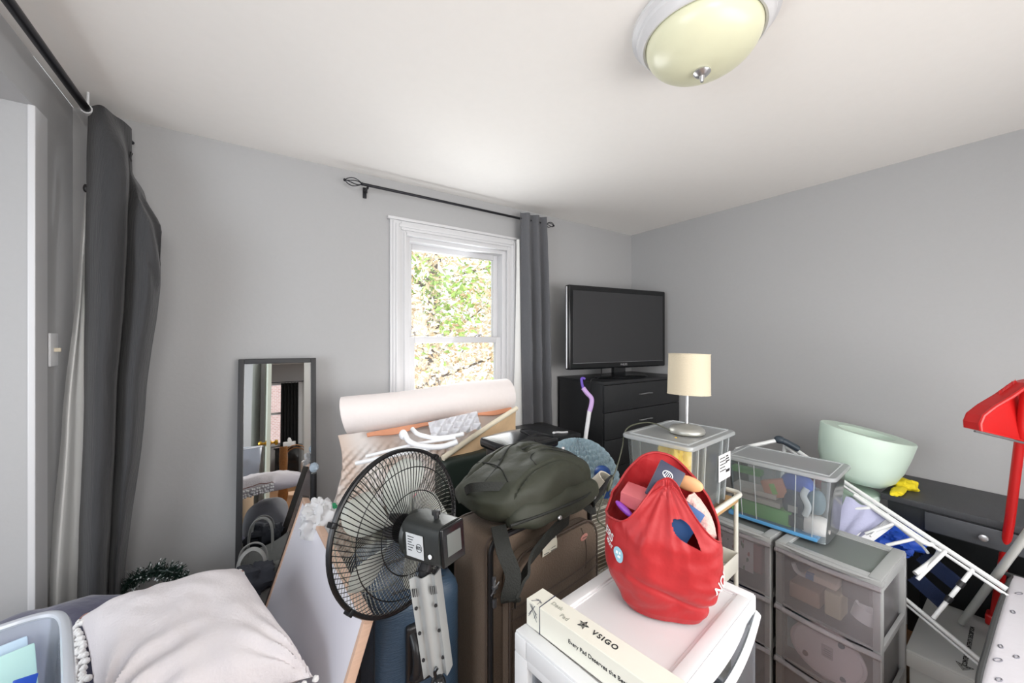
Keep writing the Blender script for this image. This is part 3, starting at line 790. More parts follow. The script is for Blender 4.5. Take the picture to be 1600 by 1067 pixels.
# the side that faces the camera's left: local -x or +x, decided by direction
sgn = 1 if fu.dot(Vector((-1, -.3, 0))) > 0 else -1
b = B(); box(b, (sgn * .0452 - .0006, -.030, .072), (sgn * .0452 + .0006, .022, .128), M=FM @ TR((0, 0, 0), rz=0)); lab = obj('rating_label', b, M_label, fan, label='silver rating label', smooth=False)
LM = lambda z, y: face_M(FM @ Vector((sgn * .0462, y, z)), -FN if sgn * 1 < 0 else FN, fw)
xd = FN if (FN.cross(fw)).dot(fu * sgn) > 0 else -FN
def labM(z, y): return face_M(FM @ Vector((sgn * .0462, y, z)), xd, fw)
b = text_bm('ETL', .009, labM(.115, -.006), bold=True)
tube(b, [labM(.115, -.006) @ Vector((.009 * math.cos(k * PI / 12), .009 * math.sin(k * PI / 12), 0)) for k in range(24)], .0007, 4, closed=True)
for k in range(6): box(b, (sgn * .0459 - .0004, .014 - k * .006, .078), (sgn * .0459 + .0004, .0155 - k * .006, .099 - (k % 3) * .004), M=FM)
obj('label_print', b, M_ink, lab, smooth=False)
b = B(); lathe(b, [(0, 0), (.005, 0), (.005, .002), (0, .002)], 14, Matrix.Translation(FM @ Vector((sgn * .044, -.018, .148))) @ (fu * sgn).to_track_quat('Z', 'Y').to_matrix().to_4x4()); obj('screw_cap', b, M_wplas, fan)
# neck bracket, pole, base
b = B(); nk0 = FM @ Vector((0, -.045, .10)); top = Vector((.322, .835, .968)); bot = Vector((.345, .812, .752))
tube(b, [nk0 + Vector((0, 0, .01)), top], .014, 14); tube(b, [top + Vector((0, 0, .01)), top - Vector((0, 0, .05))], .011, 12)
obj('neck', b, M_blackp, fan)
M_brk = mat('bracket_grey', (168, 170, 170), .35, .35, bump=.02, scale=20)
zd = (top - bot).normalized(); sd = Vector((.83, -.56, 0)); sd = (sd - zd * sd.dot(zd)).normalized(); od = sd.cross(zd).normalized()
if od.dot(Vector((-1, -1, 0))) < 0: od = -od
b = B()
def brk(u, v):
    w = .070 - .006 * v; s = (u - .5)
    depth = -.020 * max(0, math.cos(s * PI)) ** .8 if abs(s) < .36 else -.030 * (abs(s) - .36) / .14 * -1
    prof = .006 * math.cos(s * 2 * PI * 2.0)
    return top.lerp(bot, v) + sd * (s * w) + od * (.014 + prof - .03 * max(0, abs(s) - .40) / .1)
grid(b, brk, 28, 12, thick=.0022)
br_ = obj('neck_bracket', b, M_brk, fan, label='light grey slotted bracket')
for v in (.30, .55, .82):
    for s in (-.33, .33):
        c = top.lerp(bot, v) + sd * s * .066 + od * .0175; b = B()
        lathe(b, [(0, -.002), (.0035, -.002), (.0035, .001), (0, .001)], 12, Matrix.Translation(c) @ od.to_track_quat('Z', 'Y').to_matrix().to_4x4())
        obj('screw', b, M_ink, br_)
for s in range(4):
    for sg in (-1, 1):
        c = top.lerp(bot, .10) + sd * sg * (.016 + s * .004) + od * .018; b = B()
        tube(b, [c, c - zd * .018], .0011, 4); obj('slot', b, M_ink, br_)
b = B(); kn = bot + Vector((0, -.012, -.012)) + od * .012
superell(b, .017, .017, .019, 1, 1, 24, 14, M=TR(kn)); tube(b, bez([kn + Vector((-.004, 0, .014)), kn + Vector((-.008, 0, .03)), kn + Vector((-.002, 0, .038))], 4), .004, 8)
obj('height_knob', b, M_blackg, fan)
b = B(); pb = Vector((.352, .806, 0)); tube(b, [bot + Vector((0, 0, .02)), Vector((pb.x, pb.y, .40))], .013, 16); tube(b, [Vector((pb.x, pb.y, .44)), Vector((pb.x, pb.y, .02))], .017, 16); obj('pole', b, M_blackp, fan)
b = B(); lathe(b, [(0, .001), (.15, .001), (.152, .012), (.13, .022), (.03, .04), (.024, .07), (0, .07)], 48, TR(pb)); obj('base', b, M_blackp, fan)

# ------------------------------------------------------------------ framed white board
M_pine = mat('pale_wood_frame', (206, 172, 150), .55, bump=.1, scale=20, var=.12, stretch=(1, 8, 8))
M_board = mat('white_board', (232, 230, 238), .4)
wb = thing('framed_board', 'big blank white board with a thin pale wood frame leaning between pillow and fan', 'board', (.05, 1.4, 0))
T1 = Vector((.185, 1.83, .83)); T2 = Vector((.237, .969, .82))
dn = Vector((-.31, 0, -.95)).normalized(); al = (T2 - T1).normalized(); dn = (dn - al * dn.dot(al)).normalized(); L_ = (T2 - T1).length; HB = .84
BM = Matrix((al, dn, al.cross(dn))).transposed().to_4x4(); BM.translation = T1
# local: x along the top edge (to the near end), y down the board, z is the facing side or its back
zf = 1 if (al.cross(dn)).dot(Vector((-1, 0, .3))) > 0 else -1
b = B(); fwid = .014
for lo, hi in (((0, 0, -.012), (L_, fwid, .012)), ((0, HB - fwid, -.012), (L_, HB, .012)), ((0, fwid, -.012), (fwid, HB - fwid, .012)), ((L_ - fwid, fwid, -.012), (L_, HB - fwid, .012))):
    box(b, lo, hi, .0015, M=BM)
obj('wood_frame', b, M_pine, wb)
b = B(); z0, z1 = sorted((zf * .004, zf * .008)); box(b, (fwid - .002, fwid - .002, z0), (L_ - fwid + .002, HB - fwid + .002, z1), M=BM); obj('white_panel', b, M_board, wb, smooth=False)
b = B(); box(b, (-.010, -.004, -.014), (-.0005, HB, .014), .001, M=BM); obj('dark_edge_strip', b, mat('dark_edge', (48, 42, 38), .5), wb, label='dark strip along the far edge')

# ------------------------------------------------------------------ blue suitcase
M_blue = mat('blue_shell', (52, 72, 92), .42, bump=.25, scale=50, stretch=(1, 1, 6))
M_bluet = mat('blue_trim', (30, 36, 44), .6)
sc_ = thing('blue_suitcase', 'steel blue upright suitcase with black handles behind the fan', 'suitcase', (.38, 1.12, 0))
b = B(); box(b, (.262, 1.0, .05), (.505, 1.36, .815), .055, 6); obj('shell', b, M_blue, sc_)
b = B()
tube(b, rrect(.268, .499, .056, .809, 1.035, .05), .006, 6, closed=True); tube(b, rrect(.262, .505, .05, .815, 1.18, .05), .005, 6, closed=True)
obj('zip_edge', b, M_bluet, sc_)
b = B(); box(b, (.335, .985, .58), (.405, 1.005, .74), .015, 3); tube(b, bez([(.35, .996, .60), (.352, .965, .63), (.352, .965, .69), (.35, .996, .72)], 5), .011, 10); obj('side_handle', b, M_blackp, sc_)
b = B(); tube(b, bez([(.42, 1.05, .81), (.43, 1.04, .845), (.47, 1.06, .845), (.48, 1.08, .80)], 5), .012, 10); obj('top_handle', b, M_blackp, sc_)
b = B(); box(b, (.365, .990, .10), (.40, 1.003, .52), .008, 2); obj('front_strip', b, M_blackp, sc_)
for x in (.30, .47):
    for y in (1.05, 1.31):
        b = B(); tube(b, [(x - .012, y, .025), (x + .012, y, .025)], .025, 18); box(b, (x - .016, y - .012, .02), (x + .016, y + .012, .06), .004); obj('wheel', b, M_blackp, sc_)

# ------------------------------------------------------------------ brown suitcase
M_brn = mat('brown_fabric', (108, 92, 78), .8, bump=.3, scale=160, var=.06, sheen=.1)
M_brn2 = mat('brown_piping', (88, 76, 68), .6)
bsu = thing('brown_suitcase', 'large upright brown fabric suitcase with zips under the backpack', 'suitcase', (.83, 1.1, 0))
SM = TR((.583, .946, 0), rz=math.radians(8)); SWd, SDp, SH = .49, .235, .905
b = B(); box(b, (0, .03, .06), (SWd, SDp, SH), .035, 5, M=SM); obj('body', b, M_brn, bsu)
b = B(); poly(b, [SM @ Vector(p) for p in rrect(.045, SWd - .012, .09, SH - .055, -.012, .085, 9)], .044, SM.to_3x3() @ Vector((0, 1, 0)), bev=.010)
obj('front_pocket', b, M_brn, bsu)
b = B()
tube(b, [SM @ Vector(p) for p in rrect(.046, SWd - .013, .091, SH - .056, -.010, .084, 9)], .0035, 6, closed=True)
tube(b, [SM @ Vector(p) for p in rrect(.0, SWd, .06, SH, .045, .035)], .0045, 6, closed=True)
tube(b, [SM @ Vector(p) for p in rrect(.0, SWd, .06, SH, .21, .035)], .0045, 6, closed=True)
# stitched seam curves across the front
tube(b, bez([SM @ Vector(p) for p in ((.05, -.0125, .700), (.2, -.0130, .690), (.36, -.0130, .690), (.475, -.0125, .705))], 6), .0025, 5)
tube(b, bez([SM @ Vector(p) for p in ((.05, -.0125, .665), (.2, -.0130, .655), (.38, -.0130, .655), (.475, -.0125, .668))], 6), .0025, 5)
tube(b, bez([SM @ Vector(p) for p in ((.38, -.0125, .83), (.40, -.0135, .79), (.41, -.0135, .74), (.405, -.0125, .68))], 6), .002, 5)
obj('piping', b, M_brn2, bsu)
b = B(); tube(b, [SM @ Vector(p) for p in rrect(.004, SWd - .004, .066, SH - .006, .029, .035)], .008, 8, closed=True); zp = obj('zip', b, M_blackp, bsu)
b = B(); box(b, (.004, .015, .75), (.014, .022, .80), .002, M=SM); box(b, (.0, .008, .765), (.016, .02, .775), .002, M=SM); box(b, (.002, .012, .71), (.014, .02, .735), .002, M=SM); tube(b, [SM @ Vector(p) for p in ((-.01, .01, .755), (.02, .008, .785))], .0018, 6); obj('zip_puller', b, M_chrome, zp, label='silver zip pulls')
b = B(); tube(b, bez([SM @ Vector(p) for p in ((.062, -.013, .70), (.072, -.014, .765), (.12, -.014, .815), (.20, -.013, .835))], 8), .006, 8, flat=.5); obj('pocket_zip', b, M_blackp, bsu)
b = B(); superell(b, .021, .003, .011, 1, 1, 28, 8, M=SM @ TR((.395, -.014, .795), ry=-.15)); lg = obj('oval_badge', b, mat('pink_badge', (190, 130, 120), .4), bsu, label='small pink oval badge')
b = B(); box(b, (.383, -.0176, .7945), (.407, -.0168, .7965), M=SM); obj('badge_stripe', b, M_brn2, lg, smooth=False)
b = B(); tube(b, bez([SM @ Vector(p) for p in ((.16, .12, SH - .01), (.18, .12, SH + .022), (.30, .12, SH + .022), (.32, .12, SH - .01))], 5), .01, 8, flat=.6); obj('carry_handle', b, M_blackp, bsu)
for x in (.05, SWd - .05):
    for y in (.05, SDp - .03):
        b = B(); tube(b, [SM @ Vector((x - .015, y, .028)), SM @ Vector((x + .015, y, .028))], .028, 18); box(b, (x - .02, y - .012, .02), (x + .02, y + .012, .07), .004, M=SM); obj('wheel', b, M_blackp, bsu)

# ------------------------------------------------------------------ backpack on the brown suitcase
M_pack = mat('olive_black_fabric', (50, 53, 42), .62, bump=.25, scale=30, var=.15)
M_strap = mat('black_webbing', (34, 36, 33), .75, bump=.3, scale=200)
bp = thing('backpack', 'dark olive backpack lying flat on top of the brown suitcase', 'backpack', (.83, 1.1, SH))
PMt = SM @ TR((.232, .115, SH + .092), rz=math.radians(-2))
def packf(p, u, v):
    q = p.copy()
    a = math.atan2(p.y, p.x)
    # sagging ends, creases running along the length
    q.z *= 1 - .32 * (abs(p.x) / .25) ** 2.2
    q.z += .020 * (1 - (p.x / .25) ** 2) * (p.z > 0)
    if p.z > 0: q.z *= 1 - .42 * max(0, min(1, (.06 - p.x) / .30)) ** 1.3; q.z *= 1.06
    r = 1 + .05 * nz(p, 9, 2)
    q.x *= r; q.y *= r
    cr = abs(nz((p.x * .5 + p.y * 1.4, p.y * 2 - p.x * .3, p.z), 5, 5))
    q.z -= .012 * math.exp(-(cr / .05) ** 2) * (p.z > -.02)
    q += p.normalized() * (.006 * nz(p, 20, 1) + .018 * nz((p.x * .8, p.y * 2, p.z), 5, 8))
    if q.z < -.083: q.z = -.083
    return q
b = B(); superell(b, .250, .158, .098, .75, .72, 120, 60, packf, M=PMt); obj('main_body', b, M_pack, bp)
b = B()
def pockf(p, u, v):
    q = p.copy(); q += p.normalized() * (.010 * nz(p, 14, 3)); q.z -= .018 * math.exp(-((q.x + .02) / .2) ** 2 * 0) * abs(nz(p, 7, 6)); return q
superell(b, .205, .06, .052, .8, .7, 90, 40, pockf, M=PMt @ TR((.02, -.125, -.028), rx=math.radians(-12)))
obj('front_pocket', b, M_pack, bp)
_pk = bmesh.new(); superell(_pk, .250, .158, .098, .75, .72, 120, 60, packf); _pv = [v.co.copy() for v in _pk.verts if v.co.z > -.02]; _pk.free()
def onpack(x, y, lift=.004):
    """point on the top of the pack"""
    c = min(_pv, key=lambda q: (q.x - x) ** 2 + (q.y - y) ** 2 - (.0 if q.z < 0 else 1e-5))
    return PMt @ Vector((c.x, c.y, c.z + lift))
b = B(); tube(b, bez([onpack(x, y, .000) for x, y in ((-.10, .03), (0.02, .02), (.09, -.01), (.135, -.05), (.15, -.08))], 8), .0035, 6)
tube(b, bez([onpack(x, y, .000) for x, y in ((-.2, -.02), (-.13, .0), (-.02, .06), (.10, .08), (.19, .03))], 8), .003, 6)
tube(b, bez([PMt @ Vector(p) for p in ((-.20, -.155, -.035), (-.05, -.186, -.022), (.10, -.184, -.020), (.21, -.14, -.02))], 8), .0045, 6)
zz = obj('zips', b, M_strap, bp)
for p in (onpack(.135, -.05, .006), PMt @ Vector((-.03, -.190, -.05)), PMt @ Vector((.165, -.17, -.045))):
    b = B(); superell(b, .008, .005, .007, 1, 1, 12, 8, M=TR(p)); obj('zip_pull', b, M_chrome, zz, label='small silver zip pull')
def ribbon(bm, pts, w, t, wdir, n=8, mi=0):
    q = bez(pts, n); wd = Vector(wdir).normalized()
    def f(u, v):
        s = u * (len(q) - 1); i = min(int(s), len(q) - 2); p = q[i].lerp(q[i + 1], s - i)
        tg = (q[i + 1] - q[i]).normalized(); wv = (wd - tg * wd.dot(tg)); wv = wv.normalized() if wv.length > 1e-4 else wd
        return p + wv * (v - .5) * w
    grid(bm, f, (len(q) - 1), 2, thick=t, mi=mi)
b = B(); ribbon(b, [PMt @ Vector(p) for p in ((-.235, .02, .02), (-.245, -.03, .05), (-.20, -.075, .055), (-.13, -.10, .04), (-.09, -.12, .02))], .026, .005, (0, .4, 1)); obj('grab_handle', b, M_strap, bp)
b = B()
for pts in (((-.16, -.09), (-.13, -.02), (-.12, .06), (-.13, .11)), ((-.05, -.11), (-.02, -.05), (.06, -.05), (.12, -.09), (.16, -.10))):
    tube(b, bez([onpack(x, y, .001) for x, y in pts], 6), .0022, 6)
obj('seams', b, mat('seam_dark', (28, 30, 26), .8), bp, kind='stuff')
b = B(); ribbon(b, [PMt @ Vector(p) for p in ((-.20, -.10, -.055), (-.222, -.155, -.10), (-.215, -.185, -.16), (-.235, -.19, -.215), (-.21, -.185, -.232))], .045, .008, (1, -.5, 0)); obj('shoulder_strap', b, M_strap, bp)
b = B(); ribbon(b, [PMt @ Vector(p) for p in ((-.215, -.19, -.225), (-.17, -.175, -.19), (-.13, -.165, -.145), (-.03, -.155, -.105), (.05, -.15, -.088))], .05, .008, (.4, -.2, 1)); obj('shoulder_strap', b, M_strap, bp)
b = B(); ribbon(b, [PMt @ Vector(p) for p in ((.14, -.14, -.075), (.165, -.165, -.095), (.19, -.155, -.09), (.20, -.12, -.07))], .022, .004, (0, .3, 1)); obj('buckle_strap', b, M_strap, bp)
b = B(); grid(b, lambda u, v: SM @ Vector((.165 + .068 * u + .006 * v, -.022 - .004 * math.sin(v * 3), .862 - .05 * v + .006 * u)), 6, 6, thick=.001); ct = obj('care_label', b, mat('cream_label', (222, 220, 204), .7), bp, label='white printed care label hanging at the front')
b = B()
for k in range(5):
    for j in range(2):
        x0 = .172 + j * .032 + .001 * k; box(b, (x0, -.0262, .856 - k * .0095), (x0 + .022 + .004 * ((k + j) % 2), -.0255, .859 - k * .0095), M=SM)
obj('label_print', b, mat('grey_ink', (120, 120, 116), .7), ct, smooth=False)

# ------------------------------------------------------------------ mattress topper rolled at the window
M_foam = mat('ivory_foam', (238, 230, 228), .75, bump=.12, scale=40, var=.02)
M_foamw = mat('white_eggcrate', (222, 222, 226), .75, bump=.1, scale=40)
M_marble = mat('beige_eggcrate_foam', (226, 214, 204), .8)
_n2 = M_marble.node_tree; wv = _n2.nodes.new('ShaderNodeTexWave'); wv.inputs['Scale'].default_value = 1.2; wv.inputs['Distortion'].default_value = 9; wv.inputs['Detail'].default_value = 1
tc = _n2.nodes.new('ShaderNodeTexCoord'); cr = _n2.nodes.new('ShaderNodeValToRGB'); cr.color_ramp.elements[0].color = lin((220, 202, 190)); cr.color_ramp.elements[1].color = lin((236, 230, 226))
_n2.links.new(tc.outputs['Object'], wv.inputs[0]); _n2.links.new(wv.outputs['Fac'], cr.inputs[0]); _n2.links.new(cr.outputs[0], _n2.nodes['Principled BSDF'].inputs['Base Color'])
tp = thing('mattress_topper', 'ivory foam mattress topper rolled at its top and hanging down below the window', 'mattress topper', (.8, 1.9, .55))
A0 = Vector((.330, 1.93, 1.138)); A1 = Vector((1.262, 1.93, 1.165)); ax_ = (A1 - A0)
b = B()
def rollf(u, v):
    a = -PI * .60 + v * PI * 3.7                  # spiral from the flap at the front round the back
    r = .103 - .013 * v + .005 * math.sin(u * 9 + a)
    taper = 1.0 - .14 * (1 - u)
    c = A0 + ax_ * u
    sk = (.28 * r * (1 - math.cos(a)) - .018 * math.sin(a)) * (1 - u) ** 3
    return c + Vector((sk, -math.cos(a) * r * taper, math.sin(a) * r * taper))
grid(b, rollf, 50, 110, thick=.012)
obj('roll', b, M_foam, tp)
b = B()
def shf(u, v):
    x = .325 + .93 * u + .02 * math.sin(v * 6) * (1 - u) - .06 * v * v * (u < .5)
    z = 1.055 + .03 * u - .50 * v
    y = 1.895 - .14 * v ** 1.3 + .02 * math.sin(u * 5 + v * 2)
    e = min(1, max(0, (v - .10) * 6)) * (.5 + .5 * min(1, max(0, v * 1.9 - u * 1.0 + .25)))
    return Vector((x, y - .010 * e * math.sin(x * 2 * PI / .044) * math.sin(z * 2 * PI / .040), z))
grid(b, shf, 260, 150); grid(b, lambda u, v: shf(u, v) + Vector((0, .016 + .007 * math.sin(shf(u, v).x * 142) * 0, 0)), 40, 30)
obj('hanging_sheet', b, M_marble, tp, label='egg crate foam sheet with faint swirls')
b = B()
def flap_edge(u):
    p0 = P(692, 716, 1.72); p1 = P(752, 672, 1.90); p2 = P(807, 638, 2.14)
    return p0 * (1 - u) ** 2 + p1 * 2 * u * (1 - u) + p2 * u * u
def flapf(u, v):
    return flap_edge(u) + Vector((.02 * v * (1 - u), .015 + .012 * math.sin(u * 7 + v * 3), -(.05 + .17 * u) * v - .01))
grid(b, flapf, 40, 12, thick=.012)
tube(b, [flap_edge(k / 30) for k in range(31)], .013, 10, mi=1)
obj('folded_corner', b, [mat('peach_foam_face', (226, 192, 152), .75, bump=.1, scale=40, var=.08), mat('cream_foam_edge', (238, 228, 206), .75, bump=.1, scale=40)], tp, label='cream folded corner at the right')
b = B()
grid(b, lambda u, v: Vector((.44 + .80 * u, 1.862 + .01 * math.sin(u * 11) - .018 * v, 1.068 + .035 * u - (.012 + .016 * math.sin(u * 9) ** 2) * v - .012 * (1 - u))), 60, 4, thick=.006)
obj('underside_shading', b, mat('orange_shading', (224, 158, 124), .8, var=.2, scale=8), tp, label='orange toned shading strip below the roll')  # shading beneath the roll, put in as a coloured strip
# egg crate pad on top of the topper, white tubes
M_whitep = mat('matte_white', (242, 243, 246), .45)
eg = B()
EC = P(712, 668, 1.80)
grid(eg, lambda u, v: EC + Vector((.26 * (u - .5), .02 * (u - .5) - .05 * (v - .5), .075 * (.5 - v) + .02 * u)) + Vector((0, -.02, .012)) * 1.15 * (math.sin(u * 2 * PI * 4.5) * math.sin(v * 2 * PI * 1.6)), 130, 60)
tag(obj('egg_crate_pad', eg, M_foamw), 'small white egg crate foam pad with big bumps lying on the draped topper', 'foam pad')
def stick(name, pts, r, m, label, cat, n=10, group=None, k=6, flat=1.0):
    b = B(); tube(b, bez(pts, k) if k else pts, r, n, flat=flat); return tag(obj(name, b, m), label, cat, group)
stick('plastic_track', [P(556, 724, 1.66), P(640, 706, 1.66), P(690, 697, 1.66)], .009, M_whitep, 'white plastic track with a small hole lying across the topper above the fan', 'track', 8)
stick('plastic_track', [P(572, 713, 1.69), P(650, 694, 1.69), P(712, 684, 1.70)], .007, M_whitep, 'white plastic track behind and above the one with the hole', 'track', 8)
stick('curved_tube', [P(632, 677, 1.68), P(640, 690, 1.66), P(660, 697, 1.66), P(690, 698, 1.66), P(715, 690, 1.67)], .012, M_whitep, 'white curved plastic tube end with a round cap below the egg crate pad', 'tube', 12)
stick('curved_tray_rim', [P(644, 670, 1.73), P(655, 679, 1.70), P(680, 684, 1.70), P(705, 682, 1.71), P(724, 678, 1.73)], .010, M_whitep, 'white curved plastic rim just under the egg crate pad', 'rim', 10)
b = B(); superell(b, .018, .018, .022, 1, 1, 18, 10, M=TR(P(630, 679, 1.68))); tag(obj('plastic_ball', b, M_whitep), 'white round plastic ball at the left end of the curved tube', 'ball')
b = B(); box(b, (.36, 1.72, 0), (1.18, 1.86, .54), .03, 4); tag(obj('storage_bag', b, mat('charcoal_bag', (54, 54, 58), .8, bump=.2, scale=20)), 'dark charcoal storage bag beneath the draped mattress topper', 'bag')

# ------------------------------------------------------------------ dark flat case and pedal bin
M_dgreen = mat('dark_green_shell', (38, 48, 42), .5, bump=.05, scale=40)
b = B(); box(b, (0, 0, .0), (.52, .10, .955), .03, 5, M=TR((.700, 1.575, 0), rz=math.radians(5)))
tag(obj('portfolio_case', b, M_dgreen), 'dark green flat case standing behind the fan and backpack', 'case')
bn = thing('pedal_bin', 'black rectangular bin with a glossy lid between the topper and the pouf', 'bin', (.945, 1.36, .45))
BX = TR((.945, 1.345, .452), rz=math.radians(6))
def rbx(x0, x1, y0, y1, z0, z1, m, bev): pass
b = B(); box(b, (-.118, -.095, 0), (.118, .095, .60), .035, 4, M=BX); obj('body', b, M_blackp, bn)
b = B(); box(b, (-.134, -.112, .585), (.134, .108, .628), .018, 3, M=BX)
def lidf(u, v): return BX @ Vector((-.122 + .244 * u, -.10 + .196 * v, .628 + .022 * math.sin(PI * u) ** .7 * math.sin(PI * v) ** .5))
grid(b, lidf, 24, 16, thick=.004); l_ = obj('lid', b, M_blackg, bn)
b = B(); tube(b, bez([lidf(.52, .0) + Vector((0, 0, .003)), lidf(.52, .3) + Vector((0, 0, .003)), lidf(.60, .6) + Vector((0, 0, .003)), lidf(.98, .8) + Vector((0, 0, .003))], 6), .0018, 5); obj('lid_seam', b, M_ink, l_)
b = B(); box(b, (-.105, -.0975, .50), (-.03, -.0955, .57), .001, M=BX); st = obj('sticker', b, M_wplas, bn, label='white sticker with a pink ring and a green edge')
b = B(); tube(b, [BX @ Vector((-.075 + .012 * math.cos(k * PI / 10), -.0985, .535 + .012 * math.sin(k * PI / 10))) for k in range(20)], .003, 6, closed=True); obj('pink_ring', b, mat('pink_ink', (214, 70, 110), .5), st)
b = B(); box(b, (-.05, -.0985, .50), (-.03, -.0975, .57), M=BX); obj('green_edge', b, mat('green_ink', (110, 180, 80), .5), st)
b = B(); box(b, (.80, 1.235, 0), (1.09, 1.46, .45), .01); tag(obj('support_box', b, mat('brown_cardboard', (150, 120, 88), .85, bump=.1)), 'brown cardboard box standing under the black bin', 'box')

# ------------------------------------------------------------------ knitted pouf
M_knit = mat('light_blue_yarn', (158, 182, 194), .85, bump=.4, scale=90, var=.12, sheen=.3)
pc = Vector((1.47, 1.535, .715))
b = B()
def knit(p, u, v):
    n_ = p.normalized(); lat = v
    cols = 21; fa = (u * cols) % 1.0
    s = lat * 21 + abs(fa - .5) * 1.1
    h = (.5 - .5 * math.cos(2 * PI * s)) ** .6 * (abs(math.sin(2 * PI * fa)) ** .5)
    k = math.cos(PI * (v - .5)) ** .3
    return p + n_ * (.022 * h * k)
superell(b, .205, .205, .225, 1, 1, 420, 210, knit, M=TR(pc))
tag(obj('knitted_pouf', b, M_knit), 'round light blue chunky knitted pouf in front of the black chest of drawers', 'pouf')
b = B(); box(b, (1.28, 1.36, 0), (1.66, 1.70, .485), .012); tag(obj('support_box', b, mat('white_cardboard', (205, 205, 203), .8)), 'pale cardboard box under the light blue knitted pouf', 'box')

# ------------------------------------------------------------------ clear lidded tubs
def clear_tub(name, label, M, w, d, h, group, mbody=None, tint=None):
    t = thing(name, label, 'storage tub', M.translation, group=group)
    b = B()
    def wall(u, v):
        # rounded rectangle tapering towards the bottom
        a = 2 * PI * u; z = h * v * .955
        k = .90 + .10 * v
        e = .22
        x = w / 2 * k * math.copysign(abs(math.cos(a)) ** e, math.cos(a)); y = d / 2 * k * math.copysign(abs(math.sin(a)) ** e, math.sin(a))
        return M @ Vector((x * .965, y * .965, z + .002))
    grid(b, wall, 96, 6, closed_u=True, thick=.0022)
    t_ = bmesh.new(); t_.faces.new([t_.verts.new(wall(k / 96, 0)) for k in range(96)]); merge(b, t_)
    bd_ = obj('tub_body', b, mbody or M_clear, t)
    b = B()
    # vertical ribs
    for sx_ in (-.72, -.4, .4, .72):
        for sy_ in (-1, 1):
            tube(b, [M @ Vector((sx_ * w / 2 * .87, sy_ * d / 2 * .873, .01)), M @ Vector((sx_ * w / 2 * .95, sy_ * d / 2 * .967, h * .93))], .0022, 5)
    obj('rib', b, M_clearlid, bd_, kind='stuff')
    b = B()
    def rim(r0, z):
        pts = []
        r = .025
        for cx, cy, a0 in ((w / 2 - r, d / 2 - r, 0), (-w / 2 + r, d / 2 - r, PI / 2), (-w / 2 + r, -d / 2 + r, PI), (w / 2 - r, -d / 2 + r, 1.5 * PI)):
            for k in range(6): a = a0 + k * PI / 10; pts.append(M @ Vector((cx + (r + r0) * math.cos(a), cy + (r + r0) * math.sin(a), z)))
        return pts
    t_ = bmesh.new(); o1 = [t_.verts.new(p) for p in rim(0, h - .004)]; t_.faces.new(o1)
    r_ = bmesh.ops.extrude_face_region(t_, geom=t_.faces[:]); 
    for v in r_['geom']:
        if isinstance(v, bmesh.types.BMVert): v.co.z += .003
    merge(b, t_)
    tube(b, rim(0, h - .009), .005, 8, closed=True, flat=1.6); tube(b, rim(-.022, h + .001), .0035, 6, closed=True)
    obj('lid', b, M_clearlid, t)
    return t
T1M = TR((1.408, .893, .855), rz=math.radians(6)); T2M = TR((1.972, .742, .683), rz=math.radians(5 + 90))
t1 = clear_tub('storage_tub', 'tall clear plastic tub with a yellow bag inside and the lamp on its lid', T1M, .385, .275, .275, 'clear lidded tubs')
t2 = clear_tub('storage_tub', 'clear plastic tub packed with boxes and brushes on the grey drawer towers', T2M, .405, .275, .277, 'clear lidded tubs')
# contents of the first tub
b = B(); crumple(b, T1M @ Vector((-.085, -.03, .145)), .065, .055, .09, 12, .6, 50, 9); tag(obj('yellow_bag', b, mat('yellow_plastic', (240, 196, 30), .35, bump=.3, scale=20)), 'crumpled yellow plastic bag inside the tall clear tub', 'bag')
b = B(); crumple(b, T1M @ Vector((-.06, -.02, .045)), .075, .06, .04, 22, .5, 40, 9); tag(obj('beige_cloth', b, mat('beige_cloth', (222, 206, 190), .7)), 'beige cloth under the yellow bag inside the tall clear tub', 'cloth')
def inbox(name, M, c, s, col, label, cat, rz=0, rx=0, ry=0, bev=.003):
    b = B(); box(b, (-s[0] / 2, -s[1] / 2, -s[2] / 2), (s[0] / 2, s[1] / 2, s[2] / 2), bev, M=M @ TR(c, rx=rx, ry=ry, rz=rz))
    m = col if not isinstance(col, tuple) else mat(name + '_colour', col, .6)
    return tag(obj(name, b, m), label, cat)
inbox('paper_bundle', T1M, (.08, .02, .12), (.14, .13, .22), (222, 224, 222), 'white paper bundle at the right inside the tall clear tub', 'papers')
b = B(); box(b, (.04, -.1325, .10), (.15, -.1315, .20), M=T1M @ TR(rx=0)); lb = obj('printed_label', b, M_wplas, t1, label='white printed label on the side')
b = B()
for k in range(5): box(b, (.05, -.1335, .185 - k * .012), (.095 + .01 * (k % 3), -.1325, .188 - k * .012), M=T1M)
box(b, (.105, -.1335, .125), (.14, -.1325, .135), M=T1M)
for k in range(3): box(b, (.105, -.1335, .165 + k * .010), (.138 - .006 * k, -.1325, .170 + k * .010), M=T1M)
obj('label_print', b, M_ink, lb, smooth=False)
# contents of the second tub (local x runs along the wall of towers, local y towards the viewer is +)
M2 = T2M
def i2(*a, **k): return inbox(a[0], M2, *a[1:], **k)
i2('blue_folder', (.02, .02, .012), (.33, .21, .014), (84, 150, 200), 'light blue folder flat at the bottom of the packed clear tub', 'folder')
i2('green_box', (.06, .085, .055), (.23, .05, .060), (112, 184, 100), 'long light green box low inside the packed clear tub', 'box')
i2('grey_newspaper', (.08, .07, .10), (.19, .08, .022), (206, 196, 190), 'folded grey papers above the green box in the packed tub', 'papers')
i2('grey_newspaper', (.09, .06, .13), (.18, .09, .022), (214, 200, 196), 'folded pinkish papers at mid height in the packed tub', 'papers')
i2('green_carton', (.12, .085, .215), (.12, .05, .022), (90, 150, 84), 'dark green thin carton near the lid of the packed tub', 'carton')
i2('pink_pad', (.01, .085, .165), (.085, .03, .075), (206, 140, 120), 'salmon square pad with a green tag inside the packed tub', 'pad', rz=.1, ry=.35)
